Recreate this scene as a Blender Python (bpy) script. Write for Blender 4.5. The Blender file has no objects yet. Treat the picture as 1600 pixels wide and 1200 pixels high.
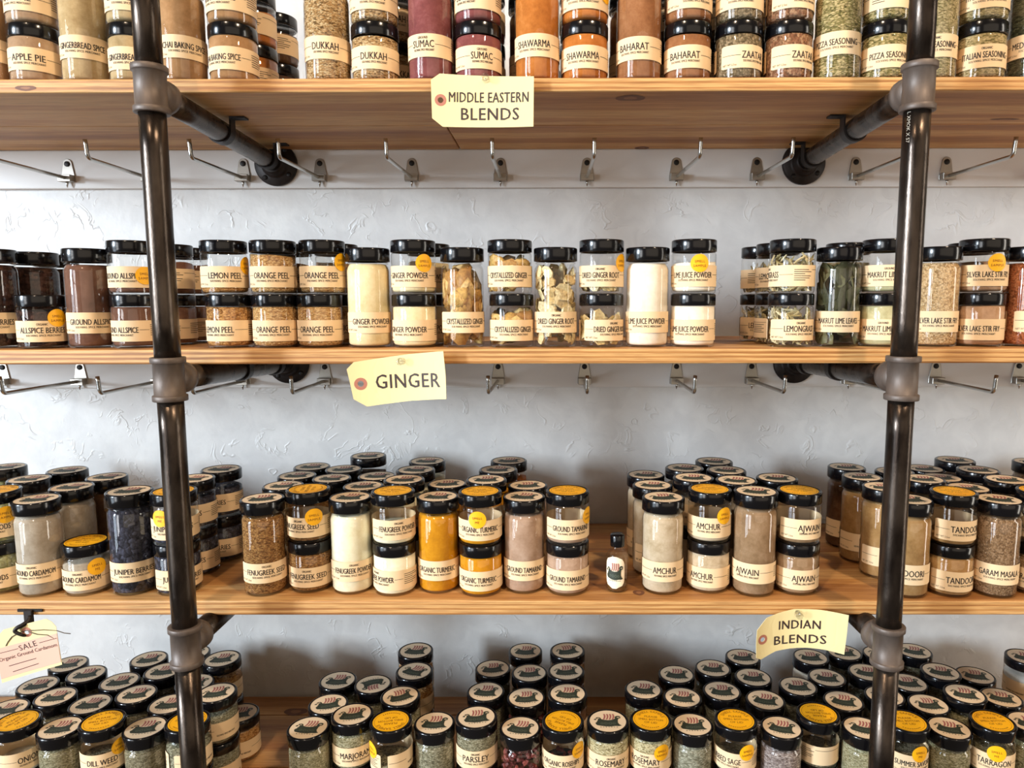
import bpy, bmesh, math, random
from mathutils import Vector, Matrix

random.seed(7)
PI = math.pi
sc = bpy.context.scene
COL = sc.collection

# ------------------------------------------------------------------ camera
ZC = 1.5                                    # height of the lens above the shop floor
FPX, PITCH, YAW, ROLL, CX = 1110.83, .1152, .00364, -.00179, 857.43
_cp, _sp, _cy, _sy = math.cos(PITCH), math.sin(PITCH), math.cos(YAW), math.sin(YAW)
FWD = Vector((-_sy * _cp, _cy * _cp, -_sp))
_r0 = Vector((_cy, _sy, 0)); _u0 = _r0.cross(FWD)
RGT = math.cos(ROLL) * _r0 + math.sin(ROLL) * _u0
UPV = -math.sin(ROLL) * _r0 + math.cos(ROLL) * _u0
cam = bpy.data.cameras.new('camera'); cam_o = bpy.data.objects.new('camera', cam); COL.objects.link(cam_o)
cam.sensor_fit = 'HORIZONTAL'; cam.sensor_width = 36
cam.lens = FPX * 36 / 1600
cam.shift_x = -(CX - 800) / 1600
cam.clip_start = .02; cam.clip_end = 60
M = Matrix((RGT, UPV, -FWD)).transposed().to_4x4(); M.translation = (0, 0, ZC)
cam_o.matrix_world = M
sc.camera = cam_o

def ray(px, py): return RGT * ((px - CX) / FPX) + UPV * ((600 - py) / FPX) + FWD
def at_z(px, py, z): d = ray(px, py); return d * (z / d.z)      # z relative to the lens
def at_y(px, py, y): d = ray(px, py); return d * (y / d.y)

# ------------------------------------------------------------------ light
w = bpy.data.worlds.new('shop_interior'); sc.world = w; w.use_nodes = True
bg = w.node_tree.nodes['Background']
bg.inputs[0].default_value = (1.0, .86, .70, 1); bg.inputs[1].default_value = .15

def area(name, loc, aim, sx, sy, watt, col):
    l = bpy.data.lights.new(name, 'AREA'); l.shape = 'RECTANGLE'; l.size = sx; l.size_y = sy
    l.energy = watt; l.color = col
    o = bpy.data.objects.new(name, l); COL.objects.link(o)
    o.location = Vector(loc) + Vector((0, 0, ZC))
    o.rotation_euler = (Vector(aim) - Vector(loc)).to_track_quat('-Z', 'Y').to_euler()
    return o

DAY = (.74, .87, 1.0)
WARM = (1.0, .77, .54)
area('window_and_fill_light', (-5.5, -2.6, .9), (0, 1.2, -.2), .55, 1.4, 660, DAY)             # tall narrow window far left, full daylight
for y in (-1.32, -.74):                                   # glazed shop door on the left: two lights, three panes each
    for z in (-.98, -.02, .94):
        area('window_and_fill_light', (-3.2, y, z), (0, y + .4, z), .46, .86, 10, DAY)
for y in (-3.3, -2.5):                                    # shop window further along that wall
    for z in (-.98, -.02, .94):
        area('window_and_fill_light', (-3.3, y, z), (0, y + 1.2, z), .66, .86, 15, (.95, .97, 1.0))
area('window_and_fill_light', (2.5, .35, -.1), (0, .6, -.1), .36, 2.2, 22, (1.0, .93, .82))      # glazed door on the right
area('window_and_fill_light', (1.4, -3.2, .35), (.2, 1.0, .1), 5.5, 2.8, 42, (1.0, .84, .66))   # broad warm fill added behind the lens, lifts jar fronts and right wall
for x, y, wt in ((1.05, -.30, 34), (-.65, -.45, 22)):      # warm ceiling lamps over the aisle
    area('ceiling_lamp_light', (x, y, 1.55), (x * .5, .95, -.2), .12, .12, wt, WARM)
sc.view_settings.view_transform = 'Standard'
sc.view_settings.look = 'None'
sc.view_settings.exposure = -0.15
sc.view_settings.gamma = 1.0
sc.view_settings.use_curve_mapping = False
sc.cycles.transparent_max_bounces = 24
sc.cycles.max_bounces = 8

# ------------------------------------------------------------------ helpers
def lin(c):
    if isinstance(c, str):
        c = [int(c[i:i + 2], 16) / 255 for i in (1, 3, 5)]
    return tuple(((v + .055) / 1.055) ** 2.4 if v > .04045 else v / 12.92 for v in c) + (1,)

def new_mesh(name, verts, faces, smooth=True, midx=None):
    me = bpy.data.meshes.new(name); me.from_pydata([tuple(v) for v in verts], [], faces)
    if smooth: me.polygons.foreach_set('use_smooth', [True] * len(me.polygons))
    if midx: me.polygons.foreach_set('material_index', midx)
    me.update(); return me

def link(name, me, mats=None, parent=None, loc=None, rotz=None, shared=False):
    """one mesh object; with shared=True the material sits on the object so the mesh data can be reused"""
    o = bpy.data.objects.new(name, me); COL.objects.link(o)
    if mats is not None:
        if not isinstance(mats, (list, tuple)): mats = [mats]
        while len(me.materials) < len(mats): me.materials.append(None)
        for i, m in enumerate(mats):
            if shared:
                o.material_slots[i].link = 'OBJECT'; o.material_slots[i].material = m
            elif me.materials[i] is None: me.materials[i] = m
    if parent: o.parent = parent
    if loc is not None: o.location = loc
    if rotz is not None: o.rotation_euler[2] = rotz
    return o

def thing(name, label, cat, loc=(0, 0, 0), group=None):
    o = bpy.data.objects.new(name, None); o.empty_display_size = .02; COL.objects.link(o)
    o.location = loc; tag(o, label, cat, group); return o

def tag(o, label, cat, group=None):
    o['label'] = label; o['category'] = cat
    if group: o['group'] = group
    return o

def lathe(name, prof, seg=40, smooth=True):
    V, Fc = [], []; idx = []
    for r, z in prof:
        if r < 1e-6: idx.append((len(V),)); V.append((0, 0, z))
        else:
            idx.append(tuple(range(len(V), len(V) + seg)))
            V += [(r * math.cos(2 * PI * k / seg), r * math.sin(2 * PI * k / seg), z) for k in range(seg)]
    for a, b in zip(idx, idx[1:]):
        for k in range(seg):
            k2 = (k + 1) % seg
            if len(a) == 1 and len(b) == 1: continue
            if len(a) == 1: Fc.append((a[0], b[k2], b[k])) 
            elif len(b) == 1: Fc.append((a[k], a[k2], b[0]))
            else: Fc.append((a[k], a[k2], b[k2], b[k]))
    return new_mesh(name, V, Fc, smooth)

def box(V, Fc, x0, x1, y0, y1, z0, z1):
    b = len(V)
    V += [(x0, y0, z0), (x1, y0, z0), (x1, y1, z0), (x0, y1, z0), (x0, y0, z1), (x1, y0, z1), (x1, y1, z1), (x0, y1, z1)]
    Fc += [tuple(b + i for i in f) for f in ((0, 3, 2, 1), (4, 5, 6, 7), (0, 1, 5, 4), (1, 2, 6, 5), (2, 3, 7, 6), (3, 0, 4, 7))]

def bevel_mesh(me, wdt, seg=2):
    bm = bmesh.new(); bm.from_mesh(me)
    bmesh.ops.bevel(bm, geom=bm.edges[:], offset=wdt, segments=seg, affect='EDGES', profile=.5)
    bm.to_mesh(me); bm.free(); me.update(); return me

def tube(V, Fc, pts, rad, seg=12, caps=True):
    pts = [Vector(p) for p in pts]; rings = []; a = None
    up = Vector((0, 0, 1))
    for i, p in enumerate(pts):
        lo, hi = max(i - 1, 0), min(i + 1, len(pts) - 1)
        while (pts[hi] - pts[lo]).length < 1e-7: lo, hi = max(lo - 1, 0), min(hi + 1, len(pts) - 1)
        d = (pts[hi] - pts[lo]).normalized()
        if a is None: a = d.cross(up); a = d.cross(Vector((1, 0, 0))) if a.length < .05 else a
        else: a = a - d * a.dot(d)          # carry the frame along so the tube never twists
        a.normalize(); b = a.cross(d).normalized()
        r = rad[i] if isinstance(rad, (list, tuple)) else rad
        s = len(V); rings.append(s)
        V += [tuple(p + r * (math.cos(2 * PI * k / seg) * a + math.sin(2 * PI * k / seg) * b)) for k in range(seg)]
    for s, t in zip(rings, rings[1:]):
        for k in range(seg):
            k2 = (k + 1) % seg; Fc.append((s + k, t + k, t + k2, s + k2))
    if caps:
        Fc.append(tuple(rings[0] + k for k in range(seg))); Fc.append(tuple(rings[-1] + k for k in reversed(range(seg))))

# ------------------------------------------------------------------ materials
MATS = {}
def base_mat(name):
    m = bpy.data.materials.new(name); m.use_nodes = True
    nt = m.node_tree; return m, nt, nt.nodes['Principled BSDF']

def N(nt, kind, **kw):
    n = nt.nodes.new(kind)
    for k, v in kw.items():
        if k.startswith('i_'): n.inputs[k[2:].replace('_', ' ')].default_value = v
        else: setattr(n, k, v)
    return n

def ramp(nt, fac, stops, mode='LINEAR'):
    r = nt.nodes.new('ShaderNodeValToRGB'); cr = r.color_ramp; cr.interpolation = mode
    while len(cr.elements) < len(stops): cr.elements.new(.5)
    for e, (p, c) in zip(cr.elements, stops): e.position = p; e.color = lin(c)
    nt.links.new(fac, r.inputs[0]); return r

def coords(nt, scale=(1, 1, 1), rnd=True):
    tc = N(nt, 'ShaderNodeTexCoord'); mp = N(nt, 'ShaderNodeMapping'); mp.inputs['Scale'].default_value = scale
    if rnd:
        oi = N(nt, 'ShaderNodeObjectInfo'); ad = N(nt, 'ShaderNodeVectorMath', operation='MULTIPLY')
        ad.inputs[1].default_value = (7.3, 5.1, 3.7)
        sm = N(nt, 'ShaderNodeVectorMath', operation='ADD')
        nt.links.new(oi.outputs['Random'], ad.inputs[0]); nt.links.new(tc.outputs['Object'], sm.inputs[0]); nt.links.new(ad.outputs[0], sm.inputs[1])
        nt.links.new(sm.outputs[0], mp.inputs['Vector'])
    else: nt.links.new(tc.outputs['Object'], mp.inputs['Vector'])
    return mp.outputs[0]

def bump(nt, b, h, strength, dist):
    n = N(nt, 'ShaderNodeBump'); n.inputs['Strength'].default_value = strength; n.inputs['Distance'].default_value = dist
    nt.links.new(h, n.inputs['Height']); nt.links.new(n.outputs[0], b.inputs['Normal'])

def plain(name, col, rough=.5, metal=0., spec=.5, noise=0., nscale=60):
    if name in MATS: return MATS[name]
    m, nt, b = base_mat(name)
    b.inputs['Base Color'].default_value = lin(col); b.inputs['Roughness'].default_value = rough
    b.inputs['Metallic'].default_value = metal; b.inputs['Specular IOR Level'].default_value = spec
    if noise:
        nz = N(nt, 'ShaderNodeTexNoise'); nz.inputs['Scale'].default_value = nscale; nz.inputs['Detail'].default_value = 6
        nt.links.new(coords(nt), nz.inputs['Vector'])
        c = lin(col); mx = N(nt, 'ShaderNodeMix', data_type='RGBA')
        mx.inputs[6].default_value = tuple(v * (1 - noise) for v in c[:3]) + (1,); mx.inputs[7].default_value = tuple(min(1, v * (1 + noise)) for v in c[:3]) + (1,)
        nt.links.new(nz.outputs[0], mx.inputs[0]); nt.links.new(mx.outputs[2], b.inputs['Base Color'])
    MATS[name] = m; return m

def glass_mat(name='jar_glass', tint=(.985, .985, .975, 1)):
    if name in MATS: return MATS[name]
    m, nt, b = base_mat(name); nt.nodes.remove(b)
    t = N(nt, 'ShaderNodeBsdfTransparent'); t.inputs[0].default_value = tint
    g = N(nt, 'ShaderNodeBsdfGlossy'); g.inputs['Roughness'].default_value = .03
    lw = N(nt, 'ShaderNodeLayerWeight'); lw.inputs['Blend'].default_value = .5      # Schlick, the same from both sides of the pane
    p5 = N(nt, 'ShaderNodeMath', operation='POWER'); p5.inputs[1].default_value = 5; nt.links.new(lw.outputs['Facing'], p5.inputs[0])
    fr = N(nt, 'ShaderNodeMath', operation='MULTIPLY_ADD'); fr.inputs[1].default_value = .92; fr.inputs[2].default_value = .07; nt.links.new(p5.outputs[0], fr.inputs[0])
    nz = N(nt, 'ShaderNodeTexNoise'); nz.inputs['Scale'].default_value = 60
    nt.links.new(coords(nt), nz.inputs['Vector'])
    bp = N(nt, 'ShaderNodeBump'); bp.inputs['Strength'].default_value = .12; bp.inputs['Distance'].default_value = .002
    nt.links.new(nz.outputs[0], bp.inputs['Height']); nt.links.new(bp.outputs[0], g.inputs['Normal'])
    mx = N(nt, 'ShaderNodeMixShader'); nt.links.new(fr.outputs[0], mx.inputs[0]); nt.links.new(t.outputs[0], mx.inputs[1]); nt.links.new(g.outputs[0], mx.inputs[2])
    nt.links.new(mx.outputs[0], nt.nodes['Material Output'].inputs[0])
    MATS[name] = m; return m

def wood_mat(name, cols, seed=0., rough=.55):
    m, nt, b = base_mat(name)
    v = coords(nt, (1.3, 16, 22))
    n1 = N(nt, 'ShaderNodeTexNoise'); n1.inputs['Scale'].default_value = 2.2; n1.inputs['Detail'].default_value = 5; n1.inputs['Distortion'].default_value = .6
    nt.links.new(v, n1.inputs['Vector'])
    wv = N(nt, 'ShaderNodeTexWave', wave_type='BANDS', bands_direction='Z'); wv.inputs['Scale'].default_value = 1.1; wv.inputs['Distortion'].default_value = 6; wv.inputs['Detail'].default_value = 3; wv.inputs['Detail Scale'].default_value = .7
    v2 = coords(nt, (1.0, 26, 40)); nt.links.new(v2, wv.inputs['Vector'])
    mx = N(nt, 'ShaderNodeMix', data_type='FLOAT'); mx.inputs[0].default_value = .38
    nt.links.new(n1.outputs[0], mx.inputs[2]); nt.links.new(wv.outputs[0], mx.inputs[3])
    r = ramp(nt, mx.outputs[0], [(.22, cols[0]), (.45, cols[1]), (.62, cols[2]), (.80, cols[1])])
    # fine pores
    n2 = N(nt, 'ShaderNodeTexNoise'); n2.inputs['Scale'].default_value = 9; n2.inputs['Detail'].default_value = 4
    v3 = coords(nt, (2.5, 60, 60)); nt.links.new(v3, n2.inputs['Vector'])
    m2 = N(nt, 'ShaderNodeMix', data_type='RGBA', blend_type='MULTIPLY'); m2.inputs[0].default_value = .45
    r2 = ramp(nt, n2.outputs[0], [(.35, '#a89480'), (.6, '#ffffff')])
    nt.links.new(r.outputs[0], m2.inputs[6]); nt.links.new(r2.outputs[0], m2.inputs[7]); nt.links.new(m2.outputs[2], b.inputs['Base Color'])
    b.inputs['Roughness'].default_value = rough
    bump(nt, b, n2.outputs[0], .25, .0012)
    return m

def content_mat(name, cols, scale, kind):
    """what is inside a jar: powder, seeds (cells) or flakes"""
    key = 'fill_' + name
    if key in MATS: return MATS[key]
    m, nt, b = base_mat(key); b.inputs['Roughness'].default_value = .85; b.inputs['Specular IOR Level'].default_value = .15
    v = coords(nt)
    if kind == 'powder':
        n1 = N(nt, 'ShaderNodeTexNoise'); n1.inputs['Scale'].default_value = 45; n1.inputs['Detail'].default_value = 9; n1.inputs['Roughness'].default_value = .75
        nt.links.new(v, n1.inputs['Vector'])
        r = ramp(nt, n1.outputs[0], [(.3, cols[1]), (.5, cols[0]), (.72, cols[2])])
        nt.links.new(r.outputs[0], b.inputs['Base Color'])
        n2 = N(nt, 'ShaderNodeTexNoise'); n2.inputs['Scale'].default_value = 700; nt.links.new(v, n2.inputs['Vector'])
        bump(nt, b, n2.outputs[0], .25, .0006)
    else:
        st = (1, 1, 1) if kind == 'seed' else (1, 1, 2.2)
        v = coords(nt, st)
        dn = N(nt, 'ShaderNodeTexNoise'); dn.inputs['Scale'].default_value = scale * .8; nt.links.new(v, dn.inputs['Vector'])
        ma = N(nt, 'ShaderNodeVectorMath', operation='MULTIPLY_ADD'); ma.inputs[1].default_value = (1.2 / scale,) * 3
        nt.links.new(dn.outputs['Color'], ma.inputs[0]); nt.links.new(v, ma.inputs[2])
        vo = N(nt, 'ShaderNodeTexVoronoi'); vo.inputs['Scale'].default_value = scale
        nt.links.new(ma.outputs[0], vo.inputs['Vector'])
        sp = N(nt, 'ShaderNodeSeparateColor'); nt.links.new(vo.outputs['Color'], sp.inputs[0])
        r = ramp(nt, sp.outputs[0], [(.0, cols[1]), (.3, cols[0]), (.6, cols[2]), (.9, cols[0])])
        gap = ramp(nt, vo.outputs['Distance'], [(.35, '#ffffff'), (.95, '#7a6a58')])
        mx = N(nt, 'ShaderNodeMix', data_type='RGBA', blend_type='MULTIPLY'); mx.inputs[0].default_value = .7
        nt.links.new(r.outputs[0], mx.inputs[6]); nt.links.new(gap.outputs[0], mx.inputs[7]); nt.links.new(mx.outputs[2], b.inputs['Base Color'])
        inv = N(nt, 'ShaderNodeMath', operation='SUBTRACT'); inv.inputs[0].default_value = 1; nt.links.new(vo.outputs['Distance'], inv.inputs[1])
        bump(nt, b, inv.outputs[0], .6, .5 / scale)
    MATS[key] = m; return m

def chip_mat(name, cols):
    key = 'chips_' + name
    if key in MATS: return MATS[key]
    m, nt, b = base_mat(key); b.inputs['Roughness'].default_value = .6
    g = N(nt, 'ShaderNodeNewGeometry')
    r = ramp(nt, g.outputs['Random Per Island'], [(0, cols[0]), (.35, cols[1]), (.7, cols[2]), (1, cols[0])])
    nz = N(nt, 'ShaderNodeTexNoise'); nz.inputs['Scale'].default_value = 300; nt.links.new(coords(nt), nz.inputs['Vector'])
    mx = N(nt, 'ShaderNodeMix', data_type='RGBA', blend_type='MULTIPLY'); mx.inputs[0].default_value = .5
    rr = ramp(nt, nz.outputs[0], [(.3, '#8a7a68'), (.6, '#ffffff')])
    nt.links.new(r.outputs[0], mx.inputs[6]); nt.links.new(rr.outputs[0], mx.inputs[7]); nt.links.new(mx.outputs[2], b.inputs['Base Color'])
    MATS[key] = m; return m

def wall_mat():
    m, nt, b = base_mat('painted_plaster'); b.inputs['Roughness'].default_value = .5
    v = coords(nt, rnd=False)
    n1 = N(nt, 'ShaderNodeTexNoise'); n1.inputs['Scale'].default_value = 24; n1.inputs['Detail'].default_value = 3; n1.inputs['Distortion'].default_value = .8
    nt.links.new(v, n1.inputs['Vector'])
    n2 = N(nt, 'ShaderNodeTexNoise'); n2.inputs['Scale'].default_value = 70; n2.inputs['Detail'].default_value = 5
    nt.links.new(v, n2.inputs['Vector'])
    # trowel ridges: thin lines where a distorted noise crosses its middle value
    s1 = N(nt, 'ShaderNodeMath', operation='SUBTRACT'); s1.inputs[1].default_value = .5; nt.links.new(n1.outputs[0], s1.inputs[0])
    ab = N(nt, 'ShaderNodeMath', operation='ABSOLUTE'); nt.links.new(s1.outputs[0], ab.inputs[0])
    rd = ramp(nt, ab.outputs[0], [(0, '#ffffff'), (.03, '#404040'), (.08, '#000000')])
    mk = N(nt, 'ShaderNodeTexNoise'); mk.inputs['Scale'].default_value = 16; nt.links.new(v, mk.inputs['Vector'])
    mr = ramp(nt, mk.outputs[0], [(.52, '#000000'), (.66, '#ffffff')])
    mu = N(nt, 'ShaderNodeMath', operation='MULTIPLY'); nt.links.new(rd.outputs[0], mu.inputs[0]); nt.links.new(mr.outputs[0], mu.inputs[1])
    ad = N(nt, 'ShaderNodeMath', operation='MULTIPLY_ADD'); ad.inputs[1].default_value = .35; nt.links.new(n2.outputs[0], ad.inputs[0]); nt.links.new(mu.outputs[0], ad.inputs[2])
    bump(nt, b, ad.outputs[0], .38, .0035)
    r = ramp(nt, n1.outputs[0], [(.3, '#c3c1be'), (.7, '#cfcdc9')])
    nt.links.new(r.outputs[0], b.inputs['Base Color'])
    return m

def pipe_mat(name, dark, light, rough, metal, scale):
    m, nt, b = base_mat(name)
    v = coords(nt, (1, 1, .35)); n1 = N(nt, 'ShaderNodeTexNoise'); n1.inputs['Scale'].default_value = scale; n1.inputs['Detail'].default_value = 7
    nt.links.new(v, n1.inputs['Vector'])
    r = ramp(nt, n1.outputs[0], [(.32, dark), (.7, light)]); nt.links.new(r.outputs[0], b.inputs['Base Color'])
    b.inputs['Metallic'].default_value = metal
    rr = N(nt, 'ShaderNodeMapRange'); rr.inputs['To Min'].default_value = rough - .1; rr.inputs['To Max'].default_value = rough + .12
    nt.links.new(n1.outputs[0], rr.inputs[0]); nt.links.new(rr.outputs[0], b.inputs['Roughness'])
    n2 = N(nt, 'ShaderNodeTexNoise'); n2.inputs['Scale'].default_value = 420; nt.links.new(v, n2.inputs['Vector'])
    bump(nt, b, n2.outputs[0], .22, .0006)
    return m

GLASS = glass_mat()
LID = plain('black_lid_plastic', '#0b0a0c', .16, 0, .5)
PAPER = plain('label_paper', '#e6c79c', .75, noise=.05, nscale=25)
INK = plain('label_ink', '#1e1713', .7)
CREAM = plain('sticker_paper', '#e2cbab', .6)
GREEN = plain('emblem_green', '#2d3428', .6)
GREEN2 = plain('emblem_pale_green', '#6c7562', .6)
RED = plain('emblem_red', '#a0605a', .6)
YEL = plain('sticker_yellow', '#f7b40c', .5)
YINK = plain('sticker_ink', '#6e3204', .6)
MANILA = plain('manila_card', '#e6d39a', .7, noise=.03, nscale=20)
PATCH = plain('tag_patch', '#b0705c', .7)
TAGINK = plain('marker_ink', '#3a2a26', .6)
PINK = plain('sale_paper', '#dfae97', .7)
STEEL = plain('zinc_steel', '#b9b7b2', .26, 1.0, noise=.12)
PLATE = plain('zinc_plate', '#a8a49c', .34, 1.0, noise=.2)
DARKHOLE = plain('dark_screw', '#171310', .5, .4)
PIPE = pipe_mat('black_iron_pipe', '#2b231e', '#574c43', .27, .85, 40)
IRON = pipe_mat('cast_iron_fitting', '#544840', '#6c5f56', .5, .35, 60)
STRAP = pipe_mat('black_strap_iron', '#1b1614', '#2c2522', .45, .5, 60)
WOODS = [wood_mat('pine_plank', ['#996330', '#c08a4e', '#d6a86c']), wood_mat('pine_plank_b', ['#946038', '#b88650', '#cc9e66'])]
KNOT = plain('knot_dark', '#6a3f22', .6, noise=.3, nscale=150); KNOTC = plain('knot_core', '#8e5e38', .6, noise=.2, nscale=150)
CLEAR = glass_mat('clear_pin_plastic', (.9, .9, .9, 1))
TWINE = plain('tag_twine', '#5a5040', .9)

# ------------------------------------------------------------------ the setting
YW = 1.3158; YF = .953; XL, XR = -1.2, 1.08
Z1B, Z1T = .2692, .2863; Z2B, Z2T = -.0829, -.0629; Z3B, Z3T = -.4367, -.4152; Z4B, Z4T = -.783, -.7615
ZT = [None, Z1T, Z2T, Z3T, Z4T]
def G(z): return z + ZC
V, Fc = [], []; box(V, Fc, XL - .3, XR + .3, YW, YW + .08, .3, G(1.1))
o = link('wall_back', new_mesh('wall_back', V, Fc, False), wall_mat()); o['kind'] = 'structure'; o['label'] = 'off-white trowelled plaster wall behind the shelves'
TRIM = plain('trim_paint', '#cfccc8', .5, noise=.03, nscale=12)
for i, (zb, zt) in enumerate(((.2030, Z1B), (-.1575, Z2B), (-.511, Z3B))):
    V, Fc = [], []; box(V, Fc, XL, XR, YW - .012, YW, G(zb), G(zt))
    o = link('trim_%d' % (i + 1), bevel_mesh(new_mesh('trim', V, Fc, False), .0015), TRIM); o['kind'] = 'structure'
    o['label'] = ['white painted rail on the wall under the top shelf', 'white painted rail on the wall under the second shelf', 'white painted rail on the wall under the third shelf'][i]

# ------------------------------------------------------------------ shelves
def plank(parent, x0, x1, y0, y1, zb, zt, mat):
    V, Fc = [], []; cx_, cy_, cz = (x0 + x1) / 2, (y0 + y1) / 2, (zb + zt) / 2
    box(V, Fc, x0 - cx_, x1 - cx_, y0 - cy_, y1 - cy_, zb - cz, zt - cz)
    o = link('plank', bevel_mesh(new_mesh('plank', V, Fc, False), .0022), mat, parent, (cx_ - parent.location.x, cy_ - parent.location.y, G(cz) - parent.location.z))
    return o
def knot(parent, x, y, z, rx, ry, normal='z'):
    V = [(0, 0, 0)]; Fc = []; mi = []
    for r in (.45, 1.0):
        for k in range(16):
            a = 2 * PI * k / 16; V.append((r * rx * math.cos(a), r * ry * math.sin(a) * (1 + .15 * math.sin(3 * a)), 0))
    for k in range(16):
        k2 = (k + 1) % 16; Fc.append((0, 1 + k, 1 + k2)); mi.append(1); Fc.append((1 + k, 17 + k, 17 + k2, 1 + k2)); mi.append(0)
    o = link('knot', new_mesh('knot', V, Fc, False, mi), [KNOT, KNOTC], parent, (x - parent.location.x, y - parent.location.y, G(z) - parent.location.z))
    if normal == 'y': o.rotation_euler = (PI / 2, 0, 0)
YB = YW - .0125
def shelf(label, zb, zt, cuts, butt=None):
    r = thing('wall_shelf', label, 'shelf', (0, YF, G(zb)))
    for i, (y0, y1) in enumerate(zip(cuts, cuts[1:])):
        if butt and i == len(cuts) - 2:
            plank(r, XL, butt - .0006, y0, y1, zb, zt, WOODS[1]); plank(r, butt + .0006, XR, y0, y1, zb, zt, WOODS[0])
        else: plank(r, XL, XR, y0, y1 - .001, zb, zt, WOODS[i % 2])
    return r
s1 = shelf('top plank shelf with the middle eastern blends tag pinned on it', Z1B, Z1T, (YF, 1.131, YB), at_z(709, 217, Z1B).x)
s2 = shelf('second plank shelf from the top, with the ginger tag', Z2B, Z2T, (YF, 1.135, YB))
s3 = shelf('third plank shelf from the top, with the indian blends tag', Z3B, Z3T, (YF, 1.15, YB))
s4 = shelf('bottom plank shelf carrying the round-lidded herb jars', Z4B, Z4T, (YF, 1.09, 1.24, YB))
for (sh, px, py, z, rx, ry, dz) in ((s1, 985, 153, Z1B, .02, .014, -.0003), (s1, 1570, 186, Z1B, .022, .005, -.0003), (s1, 1003, 231, Z1B, .013, .012, -.0003), (s3, 998, 926, Z3T, .0085, .009, .0003), (s4, 462, 1112, Z4T, .022, .012, .0003)):
    p = at_z(px, py, z); knot(sh, p.x, p.y, z + dz, rx, ry)
p = at_y(40, 137, YF); knot(s1, p.x, YF - .0003, Z1B + .006, .014, .0032, 'y')

# ------------------------------------------------------------------ pipe uprights
PR = .0154; YP = .885
def pipe_frame(label, x, flanges, stencil=None):
    root = thing('pipe_upright', label, 'pipe stand', (x, YP, 0))
    tees = [Z1B - .0165, Z2B - .0125, Z3B - .009]
    H = .0275
    ends = [(.75, tees[0] + H - .01), (tees[0] - H + .01, tees[1] + H - .01), (tees[1] - H + .01, tees[2] + H - .01), (tees[2] - H + .01, -1.42)]
    for a, b in ends:
        V, Fc = [], []; n = 6
        tube(V, Fc, [(0, 0, G(a + (b - a) * k / n)) for k in range(n + 1)], PR, 32)
        s = link('pipe', new_mesh('pipe', V, Fc), PIPE, root)
        if stencil and a == ends[1][0]:
            stencil_text(s, stencil, G(a) - .012)
    for zt_, (fx, fz) in zip(tees, flanges):
        d = Vector((fx - x, YW - .012 - YP, fz - zt_)); L = d.length; dn = d.normalized()
        # tee: body, two rims, a branch with rim
        V, Fc = [], []; c = Vector((0, 0, G(zt_)))
        prof = [(-H, .0160), (-H, .0200), (-H + .0006, .0206), (-H + .0066, .0206), (-H + .0072, .0200), (-H + .0080, .0181), (H - .0080, .0181), (H - .0072, .0200), (H - .0066, .0206), (H - .0006, .0206), (H, .0200), (H, .0160)]
        tube(V, Fc, [c + Vector((0, 0, q)) for q, _ in prof], [r for _, r in prof], 32)
        prof = [(.004, .0176), (.021, .0180), (.026, .0190), (.0275, .0204), (.0345, .0204), (.035, .0156)]
        tube(V, Fc, [c + dn * q for q, _ in prof], [r for _, r in prof], 32)
        te = link('tee_fitting', new_mesh('tee_fitting', V, Fc), IRON, root)
        V, Fc = [], []; tube(V, Fc, [c + dn * (.03 + (L - .036) * k / 6) for k in range(7)], PR, 28)
        arm = link('arm_pipe', new_mesh('arm_pipe', V, Fc), PIPE, root)
        # flange: disc, hub, screw heads
        V, Fc = [], []; e = c + d
        prof = [(.0, .038), (-.0055, .038), (-.007, .0365), (-.0085, .026), (-.011, .0215), (-.024, .0200), (-.025, .0157)]
        tube(V, Fc, [e + Vector((0, q, 0)) for q, _ in prof], [r for _, r in prof], 36)
        fl = link('flange', new_mesh('flange', V, Fc), STRAP, root)
        for k in range(4):
            V, Fc = [], []; a = PI / 4 + k * PI / 2 + .12; q = e + Vector((.030 * math.cos(a), -.0066, .030 * math.sin(a)))
            tube(V, Fc, [q + Vector((0, .002, 0)), q - Vector((0, .0022, 0)), q - Vector((0, .003, 0))], [.0044, .0044, .003], 12)
            link('flange_screw', new_mesh('flange_screw', V, Fc), DARKHOLE, fl)
        # two straps screwed up into the shelf
        for t in (.46, .88) if zt_ > 0 else (.50, .82):
            q = c + d * t; zsh = {0: Z1B, 1: Z2B, 2: Z3B}[tees.index(zt_)]
            V, Fc = [], []; ri, ro, hw = PR + .0003, PR + .0026, .008; ring = []
            for k in range(21):
                a = PI * (1 + k / 20)           # lower half loop
                ring.append((math.cos(a), math.sin(a)))
            pts = [(-1, max(0., (G(zsh) - .0028 - q.z) / ri))] + ring + [(1, max(0., (G(zsh) - .0028 - q.z) / ri))]
            for (u, v) in pts:
                for yy in (-hw, hw):
                    for r in (ri, ro): V.append((q.x + u * r, q.y + yy, q.z + v * (ri if v > 0 else r)))
            n = len(pts)
            for k in range(n - 1):
                b = k * 4; cc = b + 4
                Fc += [(b, cc, cc + 2, b + 2), (b + 1, b + 3, cc + 3, cc + 1), (b, b + 1, cc + 1, cc), (b + 2, cc + 2, cc + 3, b + 3)]
            for s_ in (-1, 1):
                x0, x1 = sorted((q.x + s_ * ri, q.x + s_ * (ro + .020))); box(V, Fc, x0, x1, q.y - hw, q.y + hw, G(zsh) - .0028, G(zsh) - .0002)
            link('pipe_strap', new_mesh('pipe_strap', V, Fc, False), STRAP, root)
    return root

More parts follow.
